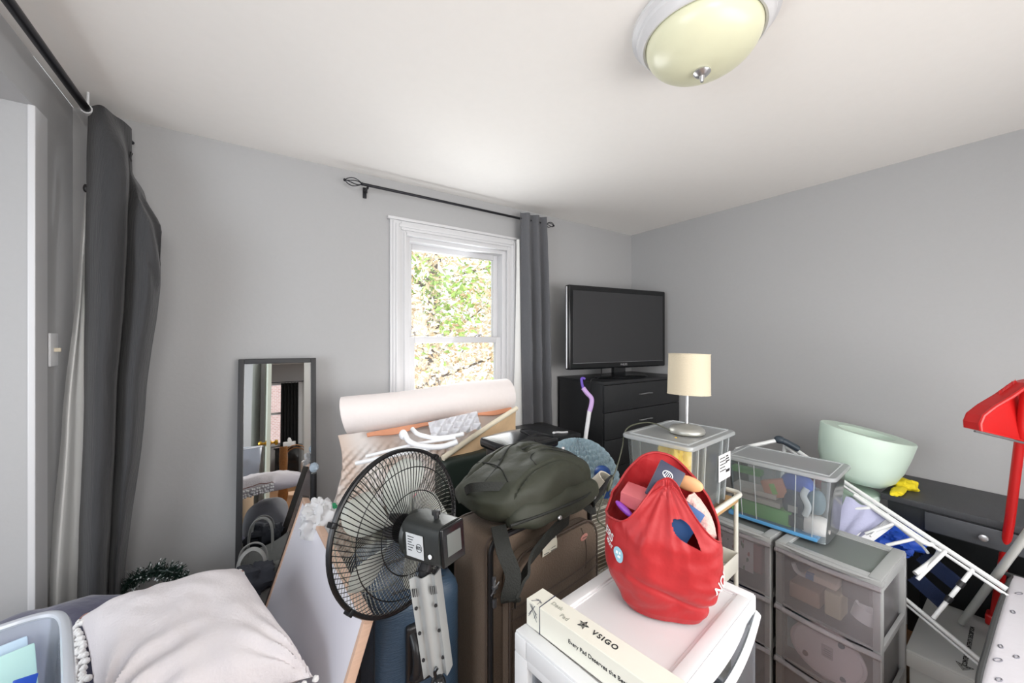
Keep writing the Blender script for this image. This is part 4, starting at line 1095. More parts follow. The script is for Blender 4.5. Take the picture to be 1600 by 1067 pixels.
i2('green_tag', (.012, .1015, .165), (.02, .002, .045), (130, 180, 90), 'light green tag on the salmon pad in the packed tub', 'tag', rz=.1, ry=.35, bev=0)
b = B(); superell(b, .060, .035, .045, .9, .9, 30, 18, M=M2 @ TR((-.065, .06, .20))); tag(obj('blue_ball', b, mat('blue_cover', (54, 84, 170), .6, bump=.3, scale=30)), 'blue rounded bundle near the lid of the packed clear tub', 'bundle')
b = B(); superell(b, .045, .03, .062, .8, .9, 30, 18, M=M2 @ TR((-.06, .075, .125))); tag(obj('navy_pouch', b, mat('navy_cover', (54, 62, 86), .6)), 'navy rounded pouch with a pale label in the packed tub', 'pouch')
i2('pale_label', (-.06, .108, .105), (.034, .002, .026), (170, 165, 165), 'pale printed label on the navy pouch in the packed tub', 'label', bev=0)
i2('barcode_box', (-.07, .09, .055), (.055, .04, .05), (70, 74, 84), 'dark grey box with white barcode low in the packed tub', 'box')
b = B(); superell(b, .05, .04, .035, .5, .6, 30, 18, M=M2 @ TR((-.125, .065, .05), rz=.2)); tag(obj('white_sponge', b, mat('white_fleece', (238, 226, 222), .9, bump=.4, scale=60)), 'white fluffy block in the near lower corner of the packed tub', 'sponge')
b = B(); tube(b, bez([M2 @ Vector(p) for p in ((-.105, .095, .20), (-.095, .10, .17), (-.11, .10, .13), (-.10, .10, .09))], 6), .012, 10); tag(obj('white_brush', b, M_wplas), 'curved white brush handle against the side of the packed tub', 'brush')
b = B(); superell(b, .03, .03, .05, .8, .8, 30, 18, M=M2 @ TR((-.13, .065, .145))); tag(obj('teal_pouch', b, mat('grey_teal', (92, 112, 122), .6)), 'grey teal pouch in the near corner of the packed tub', 'pouch')
i2('black_sleeve', (-.15, -.01, .14), (.02, .10, .17), (52, 54, 58), 'dark upright sleeve at the near end of the packed tub', 'sleeve')
b = B(); superell(b, .035, .045, .035, .9, .9, 30, 18, M=M2 @ TR((-.12, -.055, .205))); tag(obj('red_ball', b, mat('dark_red_knit', (176, 50, 64), .7)), 'dark red round bundle in the right end of the packed tub', 'bundle')
i2('pink_sheet', (-.06, -.02, .256), (.13, .10, .006), (230, 150, 160), 'pink flat packet just under the lid of the packed tub', 'packet', rz=.3)
b = B(); lathe(b, [(0, 0), (.020, 0), (.022, .03), (.018, .09), (.022, .13), (.02, .16), (0, .16)], 24, M2 @ TR((-.13, -.085, .01))); tag(obj('brown_bottle', b, mat('brown_glass', (140, 110, 80), .3)), 'small brown bottle in the right corner of the packed tub', 'bottle')

# ------------------------------------------------------------------ drawer towers
def tower(label, loc, rz, w, d, h, n, mf, md, name='drawer_tower', group=None, lid=.028, post=.024, bow=.014):
    t = thing(name, label, 'drawer unit', loc, rz, group=group)
    X, Y = w / 2, d / 2
    b = B()
    for lo, hi in (((-X, -Y - .004, h - lid), (X, -Y + .04, h - .006)), ((-X, Y - .04, h - lid), (X, Y, h - .006)), ((-X, -Y + .04, h - lid), (-X + .04, Y - .04, h - .006)), ((X - .04, -Y + .04, h - lid), (X, Y - .04, h - .006))):
        box(b, lo, hi, .004, 2)
    for lo, hi in (((-X + .002, -Y, h - .010), (-X + .036, Y - .002, h)), ((X - .036, -Y, h - .010), (X - .002, Y - .002, h)), ((-X + .036, -Y, h - .010), (X - .036, -Y + .03, h)), ((-X + .036, Y - .034, h - .010), (X - .036, Y - .002, h))):
        box(b, lo, hi, .003, 2)
    # bowed front lip of the top
    def lip(u, v): return Vector((-X + 2 * X * u, -Y - .002 - bow * math.sin(PI * u) * v, h - .004 - .004 * v))
    grid(b, lip, 24, 4, thick=.012)
    tp_ = obj('top_panel', b, mf, t, world=False)
    b = B(); box(b, (-X + .038, -Y + .038, h - .014), (X - .038, Y - .038, h - .009), .001); obj('centre_plate', b, M_greyclear if mf is M_greyp else mf, tp_, world=False, smooth=False)
    b = B()
    for x in (-X, X - post):
        for y in (-Y, Y - post): box(b, (x, y, 0), (x + post, y + post, h - lid), .003)
    hh = (h - lid - .02) / n
    for k in range(n + 1):
        z = .004 + k * hh
        for x in (-X, X - .012): box(b, (x, -Y + post, z), (x + .012, Y - post, z + .022), .002)
        if k < n: box(b, (-X + post, -Y + .006, z), (X - post, -Y + .02, z + .010), .002)
        box(b, (-X + post, Y - .014, z), (X - post, Y - .002, z + .022), .002)
    obj('frame', b, mf, t, world=False)
    for k in range(n):
        z0 = .014 + k * hh; z1 = z0 + hh - (.008 if k < n - 1 else -.012)
        b = B()
        def fr(u, v): return Vector((-X + .004 + (2 * X - .008) * u, -Y - .003 - bow * math.sin(PI * u), z0 + (z1 - z0) * v))
        grid(b, fr, 24, 4, thick=.003)
        dw = X - .016; db = Y - .02
        box(b, (-dw, -Y + .004, z0 + .004), (-dw + .0022, db, z1 - .02)); box(b, (dw - .0022, -Y + .004, z0 + .004), (dw, db, z1 - .02)); box(b, (-dw, db - .002, z0 + .004), (dw, db, z1 - .02)); box(b, (-dw, -Y + .004, z0 + .002), (dw, db, z0 + .0045))
        dd = obj('drawer', b, md, t, world=False)
        b = B()
        def hd(u, v): return Vector((-X + (2 * X) * u, -Y - .004 - bow * math.sin(PI * u) - .012 * math.sin(PI * v), z1 - .022 + .022 * v))
        grid(b, hd, 24, 6, thick=.003)
        hd_ = obj('handle', b, mf if mf is not M_greyp else M_smoke, dd, world=False)
    return t
G = 'grey three drawer towers'
tower('grey drawer tower nearest the camera with a round white lid showing inside', (1.927, .535, 0), math.radians(-90), .32, .325, .68, 3, M_greyp, M_smoke, group=G)
tower('grey drawer tower further back with a leafy print showing inside', (1.930, .878, 0), math.radians(-90), .33, .325, .68, 3, M_greyp, M_smoke, group=G)
# things inside the near tower (drawer 3 is the top one)
b = B(); lathe(b, [(0, 0), (.112, 0), (.116, .004), (.116, .012), (.108, .016), (.104, .010), (0, .010)], 64, TR((1.800, .535, .318), rx=0, ry=-PI / 2 + .1) @ TR((-.0, 0, 0)), sy=1.0, sx=.78)
wl = thing('round_white_lid', 'white oval appliance lid standing behind the middle front of the near drawer tower', 'lid', (1.80, .535, .25))
obj('disc', b, mat('soft_white', (236, 226, 228), .5), wl)
for y, z, c in ((.60, .275, 'dark_red'), (.49, .375, 'slate'), (.485, .255, 'slate')):
    b = B(); lathe(b, [(0, 0), (.010, 0), (.009, .006), (0, .006)], 20, TR((1.788, y, z), ry=-PI / 2)); obj('rubber_foot', b, mat(c, (96, 50, 50) if c == 'dark_red' else (90, 110, 124), .5), wl)
b = B(); box(b, (1.7875, .515, .30), (1.789, .55, .345)); obj('rating_label', b, mat('faint_label', (196, 188, 190), .6), wl, smooth=False)
b = B()
for k in range(4): box(b, (1.7865, .520, .306 + k * .008), (1.7875, .545 - .004 * (k % 2), .309 + k * .008))
obj('label_print', b, mat('faint_ink', (150, 146, 150), .7), wl, smooth=False)
for nm, c, s, col, lab, cat in (
    ('teal_cloth', (1.87, .64, .30), (.10, .07, .12), (130, 168, 176), 'light teal cloth in the middle drawer of the near tower', 'cloth'),
    ('cardboard_packet', (1.85, .61, .49), (.10, .10, .06), (196, 160, 138), 'tan packet low in the top drawer of the near tower', 'packet'),
    ('cream_carton', (1.84, .52, .50), (.08, .05, .09), (206, 196, 168), 'cream carton upright in the top drawer of the near tower', 'carton'),
    ('label_maker', (1.83, .555, .575), (.08, .10, .025), (226, 206, 190), 'cream flat gadget with dark keys in the top drawer of the near tower', 'gadget'),
    ('dark_roll', (1.86, .46, .575), (.07, .08, .07), (86, 82, 82), 'dark box at the right of the top drawer of the near tower', 'box'),
    ('pink_block', (1.84, .52, .09), (.12, .16, .10), (220, 196, 186), 'pinkish block in the bottom drawer of the near tower', 'block'),
    ('red_pack', (1.85, .80, .55), (.10, .08, .12), (150, 66, 70), 'dark red pack in the top drawer of the further tower', 'pack'),
    ('navy_pack', (1.86, .83, .33), (.12, .14, .12), (50, 56, 100), 'navy pack with white writing in the middle drawer of the further tower', 'pack'),
    ('red_booklet', (1.80, .94, .36), (.02, .08, .09), (170, 40, 50), 'red booklet in the middle drawer of the further tower', 'booklet'),
    ('dark_pack', (1.86, .88, .11), (.12, .20, .12), (60, 60, 66), 'dark pack in the bottom drawer of the further tower', 'pack')):
    b = B(); box(b, tuple(c[i] - s[i] / 2 for i in range(3)), tuple(c[i] + s[i] / 2 for i in range(3)), .006, 3); tag(obj(nm, b, mat(nm + '_col', col, .6)), lab, cat)
b = B(); lathe(b, [(.034, 0), (.036, .045), (.034, .045), (.032, 0)], 30, TR((1.80, .435, .50), rx=.3, ry=.2), cap=False); tag(obj('white_tape_roll', b, M_wplas), 'white tape roll at the right of the near tower top drawer', 'tape roll')
b = B(); tube(b, bez([(1.80, .645, .60), (1.80, .635, .575), (1.80, .615, .568), (1.80, .59, .575)], 6), .008, 10); tag(obj('white_nozzle', b, M_wplas), 'small white nozzle with bent tip in the near tower top drawer', 'nozzle')
b = B(); lathe(b, [(0, 0), (.014, 0), (.014, .025), (0, .025)], 20, TR((1.80, .60, .575), rx=PI / 2)); tag(obj('blue_bobbin', b, mat('cap_blue', (60, 110, 170), .4)), 'small blue bobbin beside the white nozzle in the near tower', 'bobbin')
b = B(); b2 = text_bm('Uno', .04, face_M((1.797, .80, .345), (0, -1, 0), (0, 0, 1)), bold=True); b2.free(); b.free()
ps = thing('leaf_print_sheet', 'white sheet printed with small green leaves inside the further tower top drawer', 'print', (1.775, .93, .49))
b = B(); box(b, (1.790, .79, .485), (1.792, 1.01, .640)); obj('sheet', b, M_wplas, ps, smooth=False)
b = B(); rnd = random.Random(5)
for k in range(34):
    y = rnd.uniform(.80, 1.0); z = rnd.uniform(.495, .63); r = rnd.uniform(.005, .011)
    lathe(b, [(0, 0), (r, 0), (0, .0005)], 10, TR((1.7895, y, z), ry=-PI / 2, rx=rnd.uniform(0, 3)), sx=1, sy=.6, cap=False, mi=0 if rnd.random() < .7 else 1)
obj('leaves', b, [mat('leaf_ink', (70, 120, 90), .6), mat('red_ink', (180, 90, 90), .6)], ps, smooth=False)

# white cart under the tall tub
M_cream = mat('cream_metal', (224, 222, 212), .4)
ct_ = thing('utility_cart', 'cream metal utility cart with a rounded rail and wood shelf under the tall clear tub', 'cart', (1.41, .92, 0))
C2 = TR((1.415, .915, 0), rz=math.radians(6)); cw_, cd_ = .43, .34
def rrz(w, d, z, r=.03, n=5):
    pts = []
    for cx, cy, a0 in ((w / 2 - r, d / 2 - r, 0), (-w / 2 + r, d / 2 - r, PI / 2), (-w / 2 + r, -d / 2 + r, PI), (w / 2 - r, -d / 2 + r, 1.5 * PI)):
        for k in range(n + 1): a = a0 + k * PI / 2 / n; pts.append((cx + r * math.cos(a), cy + r * math.sin(a), z))
    return pts
b = B(); tube(b, [C2 @ Vector(p) for p in rrz(cw_, cd_, .872)], .009, 10, closed=True); obj('top_rail', b, M_cream, ct_)
b = B(); box(b, (-cw_ / 2 + .01, -cd_ / 2 + .01, .836), (cw_ / 2 - .01, cd_ / 2 - .01, .852), .003, M=C2); obj('wood_shelf', b, mat('bamboo', (200, 160, 110), .5, var=.15, scale=8, stretch=(1, 8, 1)), ct_, label='bamboo top shelf')
for x in (-1, 1):
    for y in (-1, 1):
        b = B(); tube(b, [C2 @ Vector((x * (cw_ / 2 - .002), y * (cd_ / 2 - .022), .87)), C2 @ Vector((x * (cw_ / 2 - .002), y * (cd_ / 2 - .022), .05))], .0085, 10); obj('post', b, M_cream, ct_)
        b = B(); tube(b, [C2 @ Vector((x * (cw_ / 2 - .002) - .008, y * (cd_ / 2 - .022), .024)), C2 @ Vector((x * (cw_ / 2 - .002) + .008, y * (cd_ / 2 - .022), .024))], .024, 16); obj('caster', b, M_blackp, ct_)
for z in (.56, .12):
    b = B()
    box(b, (-cw_ / 2 + .01, -cd_ / 2 + .012, z), (cw_ / 2 - .01, cd_ / 2 - .012, z + .004), .001, M=C2)
    for lo, hi in (((-cw_ / 2 + .008, -cd_ / 2 + .012, z), (-cw_ / 2 + .011, cd_ / 2 - .012, z + .07)), ((cw_ / 2 - .011, -cd_ / 2 + .012, z), (cw_ / 2 - .008, cd_ / 2 - .012, z + .07)), ((-cw_ / 2 + .01, -cd_ / 2 + .010, z), (cw_ / 2 - .01, -cd_ / 2 + .013, z + .07)), ((-cw_ / 2 + .01, cd_ / 2 - .013, z), (cw_ / 2 - .01, cd_ / 2 - .010, z + .07))):
        box(b, lo, hi, .001, M=C2)
    obj('tray', b, M_cream, ct_)

# ------------------------------------------------------------------ lamp on the tall tub
lp = thing('table_lamp', 'small table lamp with cream drum shade on the lid of the tall clear tub', 'lamp', (1.41, .86, 1.132))
lz = 1.1335; LC = Vector((1.408, .862, lz)); M_shade = mat('cream_shade', (204, 192, 168), .8, bump=.15, scale=160)
b = B(); lathe(b, [(0, 0), (.064, 0), (.066, .006), (.064, .014), (.052, .024), (.02, .031), (.008, .036), (0, .036)], 48, TR(LC)); obj('base', b, mat('silver_satin', (178, 178, 172), .4, .7), lp)
b = B(); tube(b, [LC + Vector((0, 0, .03)), LC + Vector((.004, .0, .17))], .0055, 14); obj('pole', b, M_chrome, lp)
LS = TR(LC + Vector((.006, -.004, .150)), rx=math.radians(-1), ry=math.radians(3))
b = B(); lathe(b, [(.078, 0), (.0755, .155), (.0735, .155), (.076, 0)], 56, LS, cap=False)
tube(b, [LS @ Vector((.0755 * math.cos(k * PI / 24), .0755 * math.sin(k * PI / 24), .155)) for k in range(48)], .0018, 6, closed=True)
tube(b, [LS @ Vector((.0775 * math.cos(k * PI / 24), .0775 * math.sin(k * PI / 24), 0)) for k in range(48)], .0018, 6, closed=True)
sh = obj('lamp_shade', b, M_shade, lp)
b = B()
for k in range(3): a = k * 2 * PI / 3; tube(b, [LS @ Vector((0, 0, .03)), LS @ Vector((.076 * math.cos(a), .076 * math.sin(a), .03))], .0015, 5)
tube(b, [LS @ Vector((0, 0, .0)), LS @ Vector((0, 0, .05))], .014, 14)
obj('socket', b, M_wplas, sh)
b = B(); tube(b, bez([LC + Vector((-.055, .03, .006)), P(1020, 661, 1.60), P(996, 662, 1.60), P(978, 672, 1.56), P(972, 700, 1.535), P(962, 735, 1.52), P(948, 765, 1.47), P(938, 790, 1.43), P(934, 812, 1.42), P(951, 830, 1.43), P(955, 860, 1.42), P(948, 885, 1.40)], 8), .0028, 6); cd = obj('cord', b, mat('olive_cord', (78, 80, 64), .5), lp)
b = B(); superell(b, .008, .008, .028, 1, 1, 16, 10, M=TR(P(953, 757, 1.465), ry=.5)); obj('inline_switch', b, mat('olive_switch', (84, 86, 70), .4), cd)

# ------------------------------------------------------------------ wire rack, shoes, cap
wr = thing('wire_rack', 'cream wire rack between the brown suitcase and the cart', 'rack', (1.22, 1.22, 0))
for z in (.79, .50, .21):
    b = B()
    for k in range(15): x = 1.115 + k * .021; tube(b, [(x, 1.13, z), (x, 1.33, z)], .0016, 5)
    for y in (1.13, 1.33): tube(b, [(1.105, y, z), (1.42, y, z)], .003, 6)
    obj('shelf', b, M_cream, wr)
b = B()
for k in range(26): z = .785 - k * .0165; tube(b, [(1.105, 1.127, z), (1.42, 1.127, z)], .0022, 5)
obj('front_grid', b, M_cream, wr)
for x in (1.105, 1.42):
    for y in (1.13, 1.33): b = B(); tube(b, [(x, y, 0), (x, y, .80)], .005, 8); obj('post', b, M_cream, wr)
b = B(); box(b, (1.13, 1.15, .505), (1.40, 1.31, .74), .01); tag(obj('grey_carton', b, mat('dull_carton', (150, 144, 132), .8)), 'dull grey carton behind the wires of the cream rack', 'carton')
M_blkr = mat('black_rubber', (40, 41, 42), .6, bump=.3, scale=60)
def shoe(label, c, rz, col, kind, rx=0.0):
    t = thing('sandal', label, 'shoe', c, rz, rot=(rx, 0, rz), group='shoes on the wire rack')
    b = B()
    def sole(p, u, v): q = p.copy(); q.x *= 1 - .22 * max(0, p.y / .13); return q
    superell(b, .047, .13, .014, .85, .6, 40, 12, sole, M=TR((0, 0, .014))); obj('sole', b, M_blkr, t, world=False)
    b = B()
    def up(u, v):
        a = PI * u; w_ = .046; y = .02 + .085 * v
        return Vector((-w_ * math.cos(a) * (1 - .2 * v), y, .02 + (.055 - .012 * v) * math.sin(a)))
    grid(b, up, 24, 10, thick=.006); obj('strap', b, mat(kind + '_strap', col, .6, bump=.1), t, world=False)
    return t
shoe('black soled sandal with a cream strap standing tilted on the wire rack', (1.165, 1.10, .84), math.radians(200), (216, 210, 196), 'cream', math.radians(55))
shoe('olive patterned sandal behind the cream strapped one on the wire rack', (1.13, 1.26, .80), math.radians(120), (128, 130, 116), 'olive', math.radians(8))
b = B(); superell(b, .036, .036, .03, 1, 1, 24, 14, M=TR((1.30, 1.20, .90))); lathe(b, [(.0, 0), (.036, 0), (.036, .09), (0, .09)], 24, TR((1.30, 1.20, .797)))
tag(obj('blue_bottle', b, mat('royal_blue', (30, 76, 150), .4)), 'royal blue round topped bottle left of the tall clear tub', 'bottle')
b = B(); crumple(b, (1.20, 1.215, .825), .06, .05, .03, 31, .7, 40, 9); tag(obj('green_white_cloth', b, mat('green_white', (150, 178, 160), .8)), 'pale green cloth between the blue bottle and the sandals', 'cloth')

# ------------------------------------------------------------------ white drawer unit in front
wu = tower('white wide drawer unit in the foreground under the red bag', (.833, .632, 0), math.radians(7), .585, .335, .80, 3, M_wplas, M_frost, name='white_drawer_unit', lid=.05, post=.045, bow=.03)
for k, (x, y, z, s, col, lab) in enumerate(((.72, .62, .62, (.2, .16, .14), (120, 124, 128), 'grey folded things in the white unit top drawer at the left'), (.95, .64, .62, (.18, .16, .13), (170, 150, 140), 'tan folded things in the white unit top drawer at the right'), (.82, .63, .36, (.4, .2, .15), (150, 156, 166), 'pale folded things in the white unit middle drawer'))):
    b = B(); box(b, (x - s[0] / 2, y - s[1] / 2, z - s[2] / 2), (x + s[0] / 2, y + s[1] / 2, z + s[2] / 2), .02, 3); tag(obj('folded_clothes', b, mat('clothes_%d' % k, col, .8, bump=.3, scale=15)), lab, 'clothes')

# long white box with writing
PBM = TR((.578, .7625, .8005), rz=math.radians(-0)) 
pdir = Vector((.630, .405, 0)) - Vector((.578, .7625, 0)); pdir.normalize(); pside = Vector((-pdir.y, pdir.x, 0))
PB = Matrix((pdir, pside, Vector((0, 0, 1)))).transposed().to_4x4(); PB.translation = Vector((.585, .765, .8008))
M_carton = mat('cream_white_carton', (232, 230, 218), .55, bump=.02, scale=20)
pbx = thing('pad_box', 'long narrow cream carton with black printing across the white drawer unit', 'box', (.60, .60, .80))
b = B(); box(b, (0, -.028, 0), (.42, .030, .062), .0015, M=PB); obj('carton', b, M_carton, pbx, smooth=False)
b = text_bm('VSIGO', .018, face_M(PB @ Vector((.205, .002, .0624)), PB.to_3x3() @ Vector((1, 0, 0)), PB.to_3x3() @ Vector((0, 1, 0))), bold=True, space=1.3); obj('print', b, M_ink, pbx, smooth=False)
b = B(); sc0 = Vector((.148, .004, .0626)); st_ = []
for k in range(10): a = k * PI / 5 + .2; r = .013 if k % 2 == 0 else .0055; st_.append(PB @ (sc0 + Vector((r * math.cos(a), r * math.sin(a), 0))))
tube(b, st_, .0008, 4, closed=True)
for k in range(0, 10, 2): tube(b, [st_[k], st_[(k + 5) % 10]], .0006, 4)
obj('star_logo', b, M_ink, pbx)
b = text_bm('Every Pad Deserves the Best Comfort', .0125, face_M(PB @ Vector((.228, -.0284, .034)), PB.to_3x3() @ Vector((1, 0, 0)), (0, 0, 1))); obj('slogan', b, M_ink, pbx, smooth=False)
b = text_bm('Desk', .016, face_M(PB @ Vector((.070, .006, .0624)), PB.to_3x3() @ Vector((1, 0, 0)), PB.to_3x3() @ Vector((0, 1, 0)))); b3 = text_bm('Pad', .016, face_M(PB @ Vector((.105, -.010, .0624)), PB.to_3x3() @ Vector((1, 0, 0)), PB.to_3x3() @ Vector((0, 1, 0)))); merge(b, b3); obj('pencil_writing', b, mat('pencil', (160, 160, 150), .8), pbx, smooth=False)
b = B(); M_pen = mat('pen_blue', (50, 54, 74), .6)
tube(b, [PB @ Vector(p) for p in ((.042, .030, .0628), (.044, -.028, .0628), (.045, -.0288, 0))], .0012, 5)
for k in range(7):
    a = k * 1.1; tube(b, [PB @ Vector((.022 + .014 * math.cos(a), -.0288, .040 + .018 * math.sin(a * 1.7))), PB @ Vector((.022 + .014 * math.cos(a + 2), -.0288, .040 + .018 * math.sin(a * 1.7 + 2.4)))], .0005, 4)
for k in range(5):
    a = k * 1.3; tube(b, [PB @ Vector((.026 + .012 * math.cos(a), -.016 + .010 * math.sin(a * 1.7), .0624)), PB @ Vector((.026 + .012 * math.cos(a + 2), -.016 + .010 * math.sin(a * 1.7 + 2.4), .0624))], .0005, 4)
obj('pen_doodle', b, M_pen, pbx)

# ------------------------------------------------------------------ red shopping bag
M_red = mat('red_bag_fabric', (166, 22, 28), .55, bump=.9, scale=9, var=.08, sheen=.1)
rb = thing('red_shopping_bag', 'full red shopping bag with white lettering on the white drawer unit', 'bag', (.905, .62, .80))
RB = TR((.900, .622, .8008), rz=math.radians(-52))
sdx = Vector((math.cos(YAW), -math.sin(YAW), 0)); sdy = Vector((math.sin(YAW), math.cos(YAW), 0))
def sstep(a, b_, x):
    t = max(0.0, min(1.0, (x - a) / (b_ - a))); return t * t * (3 - 2 * t)
def bag_top(u):
    a = 2 * PI * u; ca, sa = math.cos(a), math.sin(a); ang = (u - .75) * .80
    return .222 + .150 * max(0, sa) ** .8 + .112 * math.exp(-((ang - .012) / .052) ** 2) * (sa < 0) + .012 * max(0, -sa) - .02 * max(0, ca)
def bagf(u, v):
    a = 2 * PI * u
    ca, sa = math.cos(a), math.sin(a)            # sa = -1 front, +1 back, ca = -1 left
    topz = bag_top(u)
    z = topz * v
    w = .104 + .036 * sstep(0, .11, z) - .012 * sstep(.20, .30, z)
    dpt = .078 + .026 * sstep(0, .11, z) - .020 * sstep(.20, .32, z) * (sa > 0) - .062 * sstep(.19, .33, z) * (sa < 0)
    e = .72
    cx = w * math.copysign(abs(ca) ** e, ca); cy = dpt * math.copysign(abs(sa) ** e, sa)
    cx -= cx * .30 * sstep(.24, .37, z)
    k = 1 + .10 * nz((cx, cy, z * .7), 8, 2) + .05 * nz((cx, cy, z * .3), 20, 5) + .03 * nz((cx, cy, z), 34, 8)
    k += .028 * (abs(nz((a * 1.6, z * 1.5, 0), 1.5, 3)) - .2) * sstep(.12, .25, z) * 1.5
    # gathered folds fanning down from where the handles are knotted
    k -= .030 * abs(math.sin(a * 8 + z * 9)) * sstep(.17, .30, z) * (sa < .2)
    zc = .080 + cx * -.42
    fr = sstep(.3, -.3, sa)
    k -= .050 * math.exp(-((z - zc - .012 * nz((cx, cy, 0), 12, 4)) / .009) ** 2) * fr * sstep(-.15, -.02, cx)
    k += .018 * math.exp(-((z - zc - .022) / .012) ** 2) * fr
    ddx = cx - .012; ddz = .335 - z; phi = math.atan2(ddx, max(.01, ddz)); rad = math.hypot(ddx, ddz)
    k += (.034 * math.sin(phi * 13 + 2 * nz((cx, 0, z), 6, 1)) + .02 * math.sin(phi * 29 + 1)) * math.exp(-(rad / .15) ** 2) * fr
    zc2 = .035 + cx * .35
    k -= .025 * math.exp(-((z - zc2) / .012) ** 2) * (sa < .3)
    if z < .015: k *= .93 + 4.5 * z
    return RB @ Vector((cx * k, cy * k, max(0, z)))
def in_hole(u, v):
    a = 2 * PI * u; ang = (u - .75) * .80
    z = (bagf(u, v) - RB.translation).z
    if math.sin(a) > -.2: return False
    # opening under the front handle, a slanted drop shape
    x0, z0 = .036, .228
    dx, dz = ang - x0, z - z0
    m = abs(dx * .75 + dz * .66); n2 = dx * .66 - dz * .75
    return abs(n2) < .040 and m < .017 * (1 - (n2 / .040) ** 2) * (1 - .5 * n2 / .04)
b = B(); NU, NV = 420, 230
V_ = [[b.verts.new(bagf(i / NU, j / NV)) for j in range(NV + 1)] for i in range(NU)]
for i in range(NU):
    for j in range(NV):
        if in_hole((i + .5) / NU, (j + .5) / NV): continue
        b.faces.new((V_[i][j], V_[(i + 1) % NU][j], V_[(i + 1) % NU][j + 1], V_[i][j + 1]))
b.faces.new([V_[i][0] for i in range(NU)])
obj('bag_body', b, M_red, rb)
def hem(name, us):
    b = B(); tube(b, [bagf(u % 1, 1) for u in us], .0035, 6, flat=.7); return obj(name, b, M_red, rb)
hem('back_handle', [.0 + k * .5 / 60 for k in range(61)]); hem('front_handle', [.5 + k * .5 / 60 for k in range(61)])
M_wht = mat('white_print', (240, 240, 240), .6)
def onbag(x, z, s, size, tx, bold=True, tilt=0.0):
    """lettering wrapped on the front of the bag, x across, z up (bag coordinates)"""
    bmT = text_bm(tx, size, Matrix.Rotation(tilt, 4, 'Z'), extrude=0.0, bold=bold)
    bmesh.ops.subdivide_edges(bmT, edges=[e for e in bmT.edges if e.calc_length() > .006], cuts=2)
    for v in bmT.verts:
        best = bag_at(x + v.co.x, z + v.co.y)
        v.co = best
    return bmT
def bag_at(ang, z):
    """ang: turns round the bag measured from its front centre in metres of arc"""
    u = .75 + ang / .80; sa = math.sin(2 * PI * u)
    vv = max(.02, min(.98, z / bag_top(u)))
    p = bagf(u % 1, vv); c = RB @ Vector((0, 0, p.z - .8008)); n_ = (p - c); n_.z = 0; n_.normalize()
    return p + n_ * .0022
b = onbag(-.142, .190, 1, .030, 'ERS', tilt=-.35); b2 = onbag(-.136, .168, 1, .014, 'MART', tilt=-.4); merge(b, b2); obj('lettering', b, M_wht, rb, smooth=False)
b = onbag(.135, .115, 1, .034, 'NOP', tilt=.55); obj('lettering', b, M_wht, rb, smooth=False)
b = B(); cc = []; 
def disc(cx, cz, rx, rz):
    ctr = b.verts.new(bag_at(cx, cz)); rg = [b.verts.new(bag_at(cx + rx * math.cos(k * PI / 12), cz + rz * math.sin(k * PI / 12))) for k in range(24)]
    for k in range(24): b.faces.new((ctr, rg[k], rg[(k + 1) % 24]))
disc(-.100, .150, .016, .021); lg_ = obj('round_emblem', b, mat('light_blue_emblem', (150, 196, 214), .6), rb, label='light blue round emblem')
b = B()
for cx_, cy_, w_, h_ in ((-.004, .006, .004, .005), (.005, .005, .003, .004), (.001, -.005, .006, .004)):
    b.faces.new([b.verts.new((cx_ + dx_ * w_, cy_ + dy_ * h_, 0)) for dx_, dy_ in ((-1, -.6), (.6, -1), (1, .6), (-.4, 1))])
for v in b.verts:
    p = bag_at(-.100 + v.co.x, .150 + v.co.y); c = Vector((.900, .622, p.z)); v.co = p + (p - c).normalized() * .0008
obj('emblem_mark', b, M_wht, lg_, smooth=False)
# things in the bag
def rbx_(name, c, s, rot, col, label, cat, bev=.003):
    b = B(); box(b, tuple(-x / 2 for x in s), tuple(x / 2 for x in s), bev, M=RB @ TR(c, *rot)); return b, mat(name + '_m', col, .45)
nb = thing('navy_booklet', 'navy blue booklet with a white oval emblem sticking out of the red bag', 'booklet', (.90, .62, 1.1))
b, m_ = rbx_('navy_booklet', (.008, -.005, .318), (.068, .010, .10), (math.radians(-25), math.radians(28), 0), (40, 44, 70), '', ''); obj('cover', b, m_, nb)
NM = RB @ TR((.008, -.005, .318), math.radians(-25), math.radians(28), 0)
b = B(); tube(b, [NM @ Vector((-.004 + .013 * math.cos(k * PI / 10), -.0054, .022 + .009 * math.sin(k * PI / 10))) for k in range(20)], .0012, 5, closed=True)
for k in range(4): tube(b, [NM @ Vector((-.012 + k * .005, -.0054, .015)), NM @ Vector((-.008 + k * .004, -.0054, .029))], .0009, 4)
obj('emblem', b, M_wht, nb)
b = text_bm('EST', .016, face_M(NM @ Vector((.01, -.0056, -.004)), NM.to_3x3() @ Vector((1, 0, 0)), NM.to_3x3() @ Vector((0, 0, 1))), bold=True); obj('lettering', b, M_wht, nb, smooth=False)
b, m_ = rbx_('pink_carton', (-.050, .01, .262), (.10, .06, .04), (.2, .15, -.3), (214, 110, 116), '', ''); tag(obj('pink_carton', b, m_), 'pink carton lying at the left in the mouth of the red bag', 'carton')
b, m_ = rbx_('blue_book', (.030, -.048, .235), (.085, .012, .12), (-.25, .55, -.1), (44, 84, 140), '', ''); tag(obj('blue_book', b, m_), 'glossy blue book showing through the handle hole of the red bag', 'book')
b = B(); superell(b, .037, .012, .020, .8, 1, 30, 14, M=RB @ TR((.068, .03, .312), rz=-.2, ry=.15)); tag(obj('wooden_brush_handle', b, mat('light_wood', (226, 168, 120), .5)), 'light wood oval handle sticking up at the right of the red bag', 'handle')
